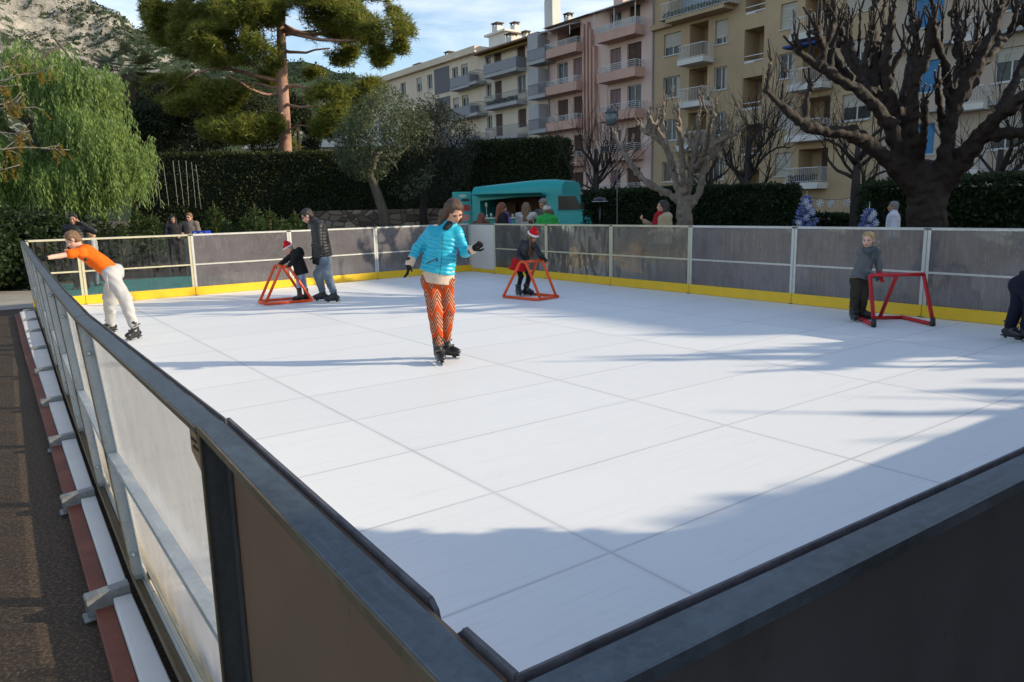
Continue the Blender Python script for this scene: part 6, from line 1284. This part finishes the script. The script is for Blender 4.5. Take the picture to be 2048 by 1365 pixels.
# ---- spectators
def spectator(label, x, ytop, Y, h, jacket_m, hair_m, face_dir, arms='down', trous=None, skin=SK, hair='short', group=None, glasses=False, hatm=None, lean=0.0, scarf=None, facing=None, wid=1.28, quilt=None, collar=.07, face_on=True, vx=.016):
    p = at(x, ytop, Y); h = p[2]-GZ; s = h/1.70; g = np.array([p[0], Y, GZ]); ff = _nrm(facing if facing is not None else np.array([face_dir[0], face_dir[1], 0])); rt = np.cross(ff, EZ)
    K = lambda r_, f_, z_: g+(rt*r_+ff*(f_+lean*max(0, z_-.9)))*s+EZ*z_*s
    J = dict(head=K(0, .02, 1.575), hf=face_dir, hu=EZ, neck=K(0, -.01, 1.47), shl=K(-.175, 0, 1.39), shr=K(.175, 0, 1.39), hil=K(-.085, 0, .90), hir=K(.085, 0, .90), knl=K(-.10, .02, .49), knr=K(.10, .02, .49), anl=K(-.11, -.01, .10), anr=K(.11, -.01, .10))
    A = dict(down=((-.23, -.03, 1.12), (-.23, .06, .86), (.23, -.03, 1.12), (.23, .06, .86)), front=((-.25, .0, 1.12), (-.12, .26, 1.10), (.25, .0, 1.12), (.12, .26, 1.10)), phone=((-.22, -.02, 1.12), (-.16, .24, 1.12), (.25, .02, 1.13), (.17, .30, 1.30)), up=((-.40, .0, 1.30), (-.16, .05, 1.50), (.25, -.03, 1.12), (.20, .12, .95)), reach=((-.22, 0, 1.12), (-.12, .2, .95), (.38, .18, 1.25), (.62, .30, 1.22)), hug=((-.28, .10, 1.15), (-.15, .36, 1.12), (.28, .10, 1.18), (.10, .38, 1.20)))[arms]
    for k_, a in zip(('ell', 'wrl', 'elr', 'wrr'), A): J[k_] = K(*a)
    root, lat, sm, hm, B, H = make_person(label, J, s, skin, curl=(.7, .7), group=group, vox=vx, hvox=vx*.75, glasses=glasses, face_on=face_on, hs=s if s > .75 else s*1.12)
    hs = s if s > .75 else s*1.12
    jk = jacket(root, 'jacket', J, lat, sm, hm, jacket_m, s, .035, hem=hm-EZ*.02, collar=collar, vox=vx, wid=wid, belly=.012, ribs=quilt, sribs=quilt, noise=None if quilt else wrinkle(.006))
    trousers(root, J, hm, trous or M_DENIM, s, .016, (1.05, 1.0), vx, .08, 1.0)
    for a in 'lr': sdf_mesh('shoe', [Ell(J['an'+a]+ff*.07*s-EZ*.055*s, np.array((.05, .13, .045))*s, np.stack([rt, ff, EZ]))], M_BOOT, root, .014)
    if hair == 'short': short_hair(J['head'], B, H, hs, hair_m, root, vox=.012, vol=1.02)
    elif hair == 'long':
        P = [Ell(H(0, -.02, .03), np.array((.088, .105, .095))*hs, B), Cone(H(.075, -.02, 0), H(.10, .0, -.24), .04*hs, .045*hs), Cone(H(-.075, -.02, 0), H(-.10, .0, -.24), .04*hs, .045*hs), Cone(H(0, -.07, 0), H(0, -.10, -.30), .075*hs, .06*hs, flat=(B[0], 1.3))]
        sdf_mesh('hair', P, hair_m, root, .012, .02, sub=[Ell(H(0, .09, -.03), np.array((.062, .075, .09))*hs, B)], noise=wrinkle(.004, (60, 60, 8)))
    if hatm is not None:
        h_ = sdf_mesh('hat', [Ell(H(0, -.01, .045), np.array((.098, .115, .092))*hs, B)], hatm, root, .012, .02, cut=[(H(0, 0, .02), -B[2])])
    if scarf is not None: sdf_mesh('scarf', [Cone(K(-.05, .06, 1.44), K(.05, .08, 1.43), .06*s, .06*s), Cone(K(.0, .13, 1.40), K(.02, .19, 1.10), .055*s, .06*s)], scarf, root, .013, .03, noise=wrinkle(.006))
    return root, K, s
M_TAUPE = cloth('taupe_jacket', (.16, .13, .11), .8); M_LGREY = cloth('light_grey_jacket', (.42, .43, .45), .8); M_BEIGE = cloth('beige_coat', (.42, .33, .22), .8); M_GRN = cloth('green_jacket', (.03, .36, .07), .6); M_OFFW = cloth('off_white_knit', (.52, .50, .46), .9, .5); M_DKJ = cloth('dark_jacket', (.018, .017, .02), .75); M_SCARF = cloth('red_scarf', (.34, .015, .022), .9, .4); M_WHQ = cloth('white_quilted_vest', (.60, .60, .68), .6, .2)
G_V = 'people round the food van'; G_B = 'spectators behind the back barrier'
spectator('man in a black quilted jacket with one arm raised behind the clear barrier', 146, 428, 18.2, 1.74, M_BLKQ, HR_BLACK, (.18, -.95, -.1), 'up', M_TIGHT, SK2, group=G_B, quilt=(.06, .009))
spectator('person in a light grey jacket half hidden behind the man with the raised arm', 181, 462, 19.0, 1.62, M_LGREY, HR_LT, (.8, .6, -.1), 'down', M_DENIM, SK, group=G_B, hair='long')
spectator('woman in a dark jacket glancing aside beside the sunglasses man', 344, 431, 22.6, 1.60, M_DKJ, HR_BLACK, (.5, -.8, -.15), 'front', M_TIGHT, SK2, 'long', G_B)
spectator('man in a taupe jacket and sunglasses rubbing his hands by the blue crate', 378, 426, 22.8, 1.74, M_TAUPE, HR_LT, (-.1, -.98, -.15), 'front', M_TIGHT, SK, group=G_B, glasses=True)
spectator('woman with long auburn hair and a dark coat reading a card at the van', 1003, 405, 19.6, 1.70, M_DKJ, HR_RED, (.93, .3, -.1), 'front', M_TIGHT, SK, 'long', G_V, glasses=True, scarf=cloth('purple_scarf', (.20, .13, .42)))
spectator('woman with long fair hair and a pale knit seen from behind at the van', 1052, 405, 19.8, 1.66, M_OFFW, HR_LT, (.25, .96, -.05), 'reach', M_DENIM, SK, 'long', G_V, face_on=False)
spectator('child in a bright green jacket and pale knitted hat before the van counter', 1094, 411, 19.0, 1.50, M_GRN, HR_LT, (-.2, .97, 0), 'front', M_DENIM, SK, group=G_V, hatm=M_OFFW, face_on=False)
spectator('man with cropped hair and an olive jacket hugging the child in green', 1087, 398, 19.8, 1.80, cloth('olive_jacket', (.10, .10, .075)), HR_GREY, (-.55, -.7, -.4), 'hug', M_TIGHT, SK2, group=G_V)
spectator('crouched person with thick auburn hair at the foot of the menu board', 962, 426, 21.0, 1.38, cloth('rust_jacket', (.14, .05, .025)), HR_RED, (.3, .95, -.2), 'front', M_TIGHT, SK, 'long', G_V, face_on=False)
r_, K, s_ = spectator('woman in a beige coat and red scarf holding up a phone by the pollarded tree', 1327, 400, 15.6, 1.72, M_BEIGE, HR_BLACK, (-.93, -.25, .05), 'phone', M_TIGHT, SK, 'long', None, scarf=M_SCARF, wid=1.4, collar=.11, vx=.013)
m = MB(); c_ = K(.17, .36, 1.385); m.obox(c_, np.array([.006, 0, 0]), np.array([0, .036, 0]), np.array([0, 0, .07])); m.build('phone', M_SHADE, bevel=.003, label='dark phone held up by the woman in the beige coat', cat='phone')
spectator('man in a white quilted vest walking behind the huge pollarded trunk', 1789, 403, 16.8, 1.68, M_WHQ, HR_GREY, (-.85, .5, .05), 'down', M_TIGHT, SK2, quilt=(.055, .010), face_on=False)

# ---- blue decorated trees, snowflake garland and other decorations
M_BLUEN = leafmat('blue_frosted_needles', [(.1, (.05, .08, .30)), (.5, (.16, .22, .52)), (.85, (.40, .46, .78)), (1, (.75, .78, .9))], .2); M_SNOW = plain('white_snowflake', (.75, .76, .80), .5, .05)
def flake(c, rad, yaw, parent, nm='snowflake', arms=8):
    m = MB(); ax = np.array((math.cos(yaw), math.sin(yaw), 0))
    for k_ in range(arms):
        a = k_*2*math.pi/arms+.2; d = ax*math.cos(a)+EZ*math.sin(a); m.beam(c+d*rad*.08, c+d*rad, rad*.14, rad*.12, up=np.cross(ax, EZ))
        n_ = ax*-math.sin(a)+EZ*math.cos(a); m.beam(c+d*rad*.6, c+d*rad*.85+n_*rad*.2, rad*.08, rad*.08, up=np.cross(ax, EZ)); m.beam(c+d*rad*.6, c+d*rad*.85-n_*rad*.2, rad*.08, rad*.08, up=np.cross(ax, EZ))
    return m
def blue_tree(x, y0, h, Y, label, seed, rad):
    r = np.random.default_rng(seed); b = at(x, 430, Y); zt = at(x, y0, Y)[2]; b[2] = GZ; hh = zt-GZ
    root = wempty('decorated_tree', b, 0, label, 'decorated tree', 'blue decorated trees'); m = MB(); m.tube([b, b+EZ*hh*.75], [.05, .015], 7); m.build('trunk', BK_DARK, root); C = []; A = []; Bv = []
    for k_ in range(120):
        t_ = r.random()**.8; z = hh*(.42+.52*t_); ln = rad*(1-t_)**.8+.07; a_ = r.uniform(0, 6.28); d = _nrm(np.array((math.cos(a_), math.sin(a_), .15)))
        for j in range(26):
            s_ = r.random(); c = b+EZ*z+d*ln*s_; tw = _nrm(d*.4+r.normal(size=3)*.6); C.append(c); A.append(tw*.055); Bv.append(_nrm(np.cross(tw, r.normal(size=3)))*.010)
    leaf_mesh('crown', np.array(C), np.array(A), np.array(Bv), M_BLUEN, root)
    m = MB(); t0 = b+EZ*hh*.84
    for d in ((0, 0, 1), (.75, 0, .75), (-.75, 0, .75), (.95, 0, .15), (-.95, 0, .15), (.45, .3, .6), (-.4, -.3, .6)): d = _nrm(d); m.tube([t0, t0+d*(.36 if d[2] > .95 else .22)], [.014, .003], 5)
    m.build('star_top', M_SNOW, root)
    for k_ in range(5): flake(b+EZ*hh*(.60+.07*k_)+np.array((r.uniform(-.7, .7)*rad*(1-.15*k_), -rad*.55, 0)), .085, 0, None).build('snowflake', M_SNOW, root)
    return root
blue_tree(1612, 385, 2, 20.0, 'blue frosted decorated tree with a star top at the end of the clipped hedge', 201, .36)
blue_tree(1738, 412, 2, 18.5, 'smaller blue frosted decorated tree left of the man in the white vest', 202, .27)
gp0, gp1 = at(1622, 396, 20.4), at(1704, 396, 21.0)
m = MB(); m.tube([gp0+(gp1-gp0)*t_-EZ*.05*math.sin(t_*math.pi) for t_ in np.linspace(0, 1, 8)], .006, 5); m.build('garland_wire', M_INK, label='thin dark wire carrying the row of white snowflakes', cat='wire')
for i, (x, lb) in enumerate(((1640, 'white snowflake nearest the blue decorated tree on the wire'), (1662, 'second white snowflake along the wire'), (1676, 'white snowflake turned edge on along the wire'), (1694, 'white snowflake next to the bare street tree trunk'))):
    t_ = (x-1622)/82; c = gp0+(gp1-gp0)*t_-EZ*(.05*math.sin(t_*math.pi)+.11); o = flake(c, .115, 1.1 if i == 2 else .1, None); o.tube([c+EZ*.09, c+EZ*.115], .005, 5); o.build('snowflake', M_SNOW, label=lb, cat='snowflake', group='snowflakes on the wire')
# strings of small lights hanging on the hedge and over the firs
M_BULB = plain('clear_bulb', (.36, .36, .33), .2, .05)
sx_ = [(372, 322, 378, 412), (383, 325, 392, 415), (392, 330, 402, 418), (346, 322, 356, 410), (357, 322, 368, 412), (326, 325, 338, 412), (312, 330, 322, 415), (297, 322, 309, 412), (287, 322, 297, 414), (268, 340, 280, 415)]
for i, (x0, y0, x1, y1) in enumerate(sx_):
    Y = 27.2; a, b = at(x0, y0, Y), at(x1, y1, Y-.6); m = MB(); m.tube([a, (a+b)/2+EZ*-.03, b], .004, 4)
    for t_ in np.linspace(0, 1, 40): m.ball(a+(b-a)*t_+np.array((random.uniform(-.012, .012), -.01, 0)), .0095, 5, 4)
    m.build('light_string', M_BULB, label='string of unlit clear bulbs hanging in front of the clipped hedge above the cut firs', cat='light string', group='light strings before the hedge')
M_CRATE = plain('blue_crate_plastic', (.02, .05, .42), .4, .1)
cr_ = wempty('crate', at(400, 466, 21.5), 0, 'blue crate with white snowflake marks right of the sunglasses man', 'crate'); c_ = at(400, 466, 21.5)
m = MB(); m.box(c_[0]-.20, c_[0]+.20, 21.4, 21.8, c_[2]-.16, c_[2]+.05); m.build('box', M_CRATE, cr_, bevel=.01)
for dx in (-.1, .08): flake(np.array((c_[0]+dx, 21.39, c_[2]-.05)), .07, 0, None).build('snowflake_mark', M_SNOW, cr_)
m = MB(); m.box(c_[0]-.35, c_[0]+.5, 21.2, 22.2, GZ, c_[2]-.17); m.build('table', M_DKJ if False else M_PLINTH, label='dark low stand carrying the blue crate', cat='stand')
# dry stone wall under the olive trees
t = NT('stone_masonry'); co = t.coord('Object'); mp_ = t.n('ShaderNodeMapping', Vector=co, Scale=(1, 1, 1.6)).outputs[0]
ds = t.n('ShaderNodeTexVoronoi', _feature='DISTANCE_TO_EDGE', Vector=mp_, Scale=2.6).outputs['Distance']; cl_ = t.n('ShaderNodeTexVoronoi', Vector=mp_, Scale=2.6).outputs['Color']; g_ = t.n('ShaderNodeSeparateColor', i0=cl_).outputs[0]
c = t.ramp(g_, [(.1, (.14, .10, .075)), (.5, (.26, .20, .15)), (.9, (.38, .31, .24))]); c = t.mix(t.ramp(ds, [(.02, 1.0), (.07, 0.0)]), c, (.10, .08, .065)); M_STONE = t.end(t.bsdf(c, .9, 0, t.bump(t.math('MINIMUM', ds, .12), 1.0, .3), .2))
m = MB(); w0, w1 = at(615, 430, 29.5), at(975, 430, 30.5); m.beam(w0*np.array([1, 1, 0])+EZ*.76, w1*np.array([1, 1, 0])+EZ*.76, .45, 1.76); m.build('stone_wall', M_STONE, label='rough stone wall under the olive trees', cat='wall')
# street lamp
lp = at(1228, 430, 24.0); sl_ = empty('street_lamp', (lp[0], 24.0, GZ), 0, 'slim green street lamp with a glazed lantern before the pink building', 'street lamp'); zl = at(1228, 250, 24.0)[2]-GZ
M_LAMPG = plain('lamp_green', (.09, .085, .085), .5, .1)
m = MB(); m.tube([(.10, 0, 0), (.10, 0, .5), (.10, 0, zl+.55)], [.05, .026, .02], 10); m.tube([(.10, 0, zl+.5), (-.0, 0, zl+.62), (-.10, 0, zl+.52)], [.02, .02, .02], 8); m.build('pole', M_LAMPG, sl_)
m = MB(); m.tube([(-.10, 0, zl), (-.10, 0, zl+.36)], [.17, .19], 6); la = m.build('lantern', plain('lantern_glass', (.12, .15, .155), .15, .2), sl_); m = MB(); m.tube([(-.10, 0, zl+.361), (-.10, 0, zl+.50)], [.22, .05], 6); m.build('cap', M_LAMPG, la)
# folded parasol style heater and crates beside the van
ph = at(1200, 430, 23.6); hd = empty('patio_heater', (ph[0], 23.6, GZ), 0, 'dark patio heater with a pale rim between the van and the low hedge', 'heater')
m = MB(); m.cyl((0, 0, 0), .22, .8, 14); m.build('base', M_DKJ, hd); m = MB(); m.tube([(0, 0, .8), (0, 0, 1.85)], [.03, .03], 8); m.build('pole', M_BOOT, hd); m = MB(); m.tube([(0, 0, 1.86), (0, 0, 1.95), (0, 0, 2.0)], [.26, .20, .03], 14); ca = m.build('cap', M_BOOT, hd)
m = MB(); m.tube([(.27*math.cos(a), .27*math.sin(a), 1.86) for a in np.linspace(math.pi, 2*math.pi, 12)], .010, 5); m.build('rim', M_CHR, ca)
# unseen wooden chalet added right of the camera, it keeps the near barrier in shade
ch = wempty('shade_chalet', (6.4, .6, GZ), 0, 'unseen wooden chalet to the right of the camera outside the photo', 'shade_chalet'); M_LOG = plain('chalet_wood', (.20, .11, .055), .8, .25, 4)
m = MB(); m.box(4.7, 7.6, -2.4, 1.12, GZ, 2.5); m.build('wall', M_LOG, ch); m = MB(); m.prism([(4.5, -2.7, 2.51), (4.5, 1.30, 2.51), (4.5, -.4, 4.2)], (3.3, 0, 0)); m.build('roof', M_TILE, ch)
hedge('unseen box hedge added for shade beside the chalet outside the frame', (4.9, 1.35), (4.95, 3.22), 1.2, 2.02, 6000, N_LAUR, .10, .08, 140)  # unseen hedge, added to keep the front ice in shade
for o in bpy.data.objects:
    if '_w' in o: del o['_w']
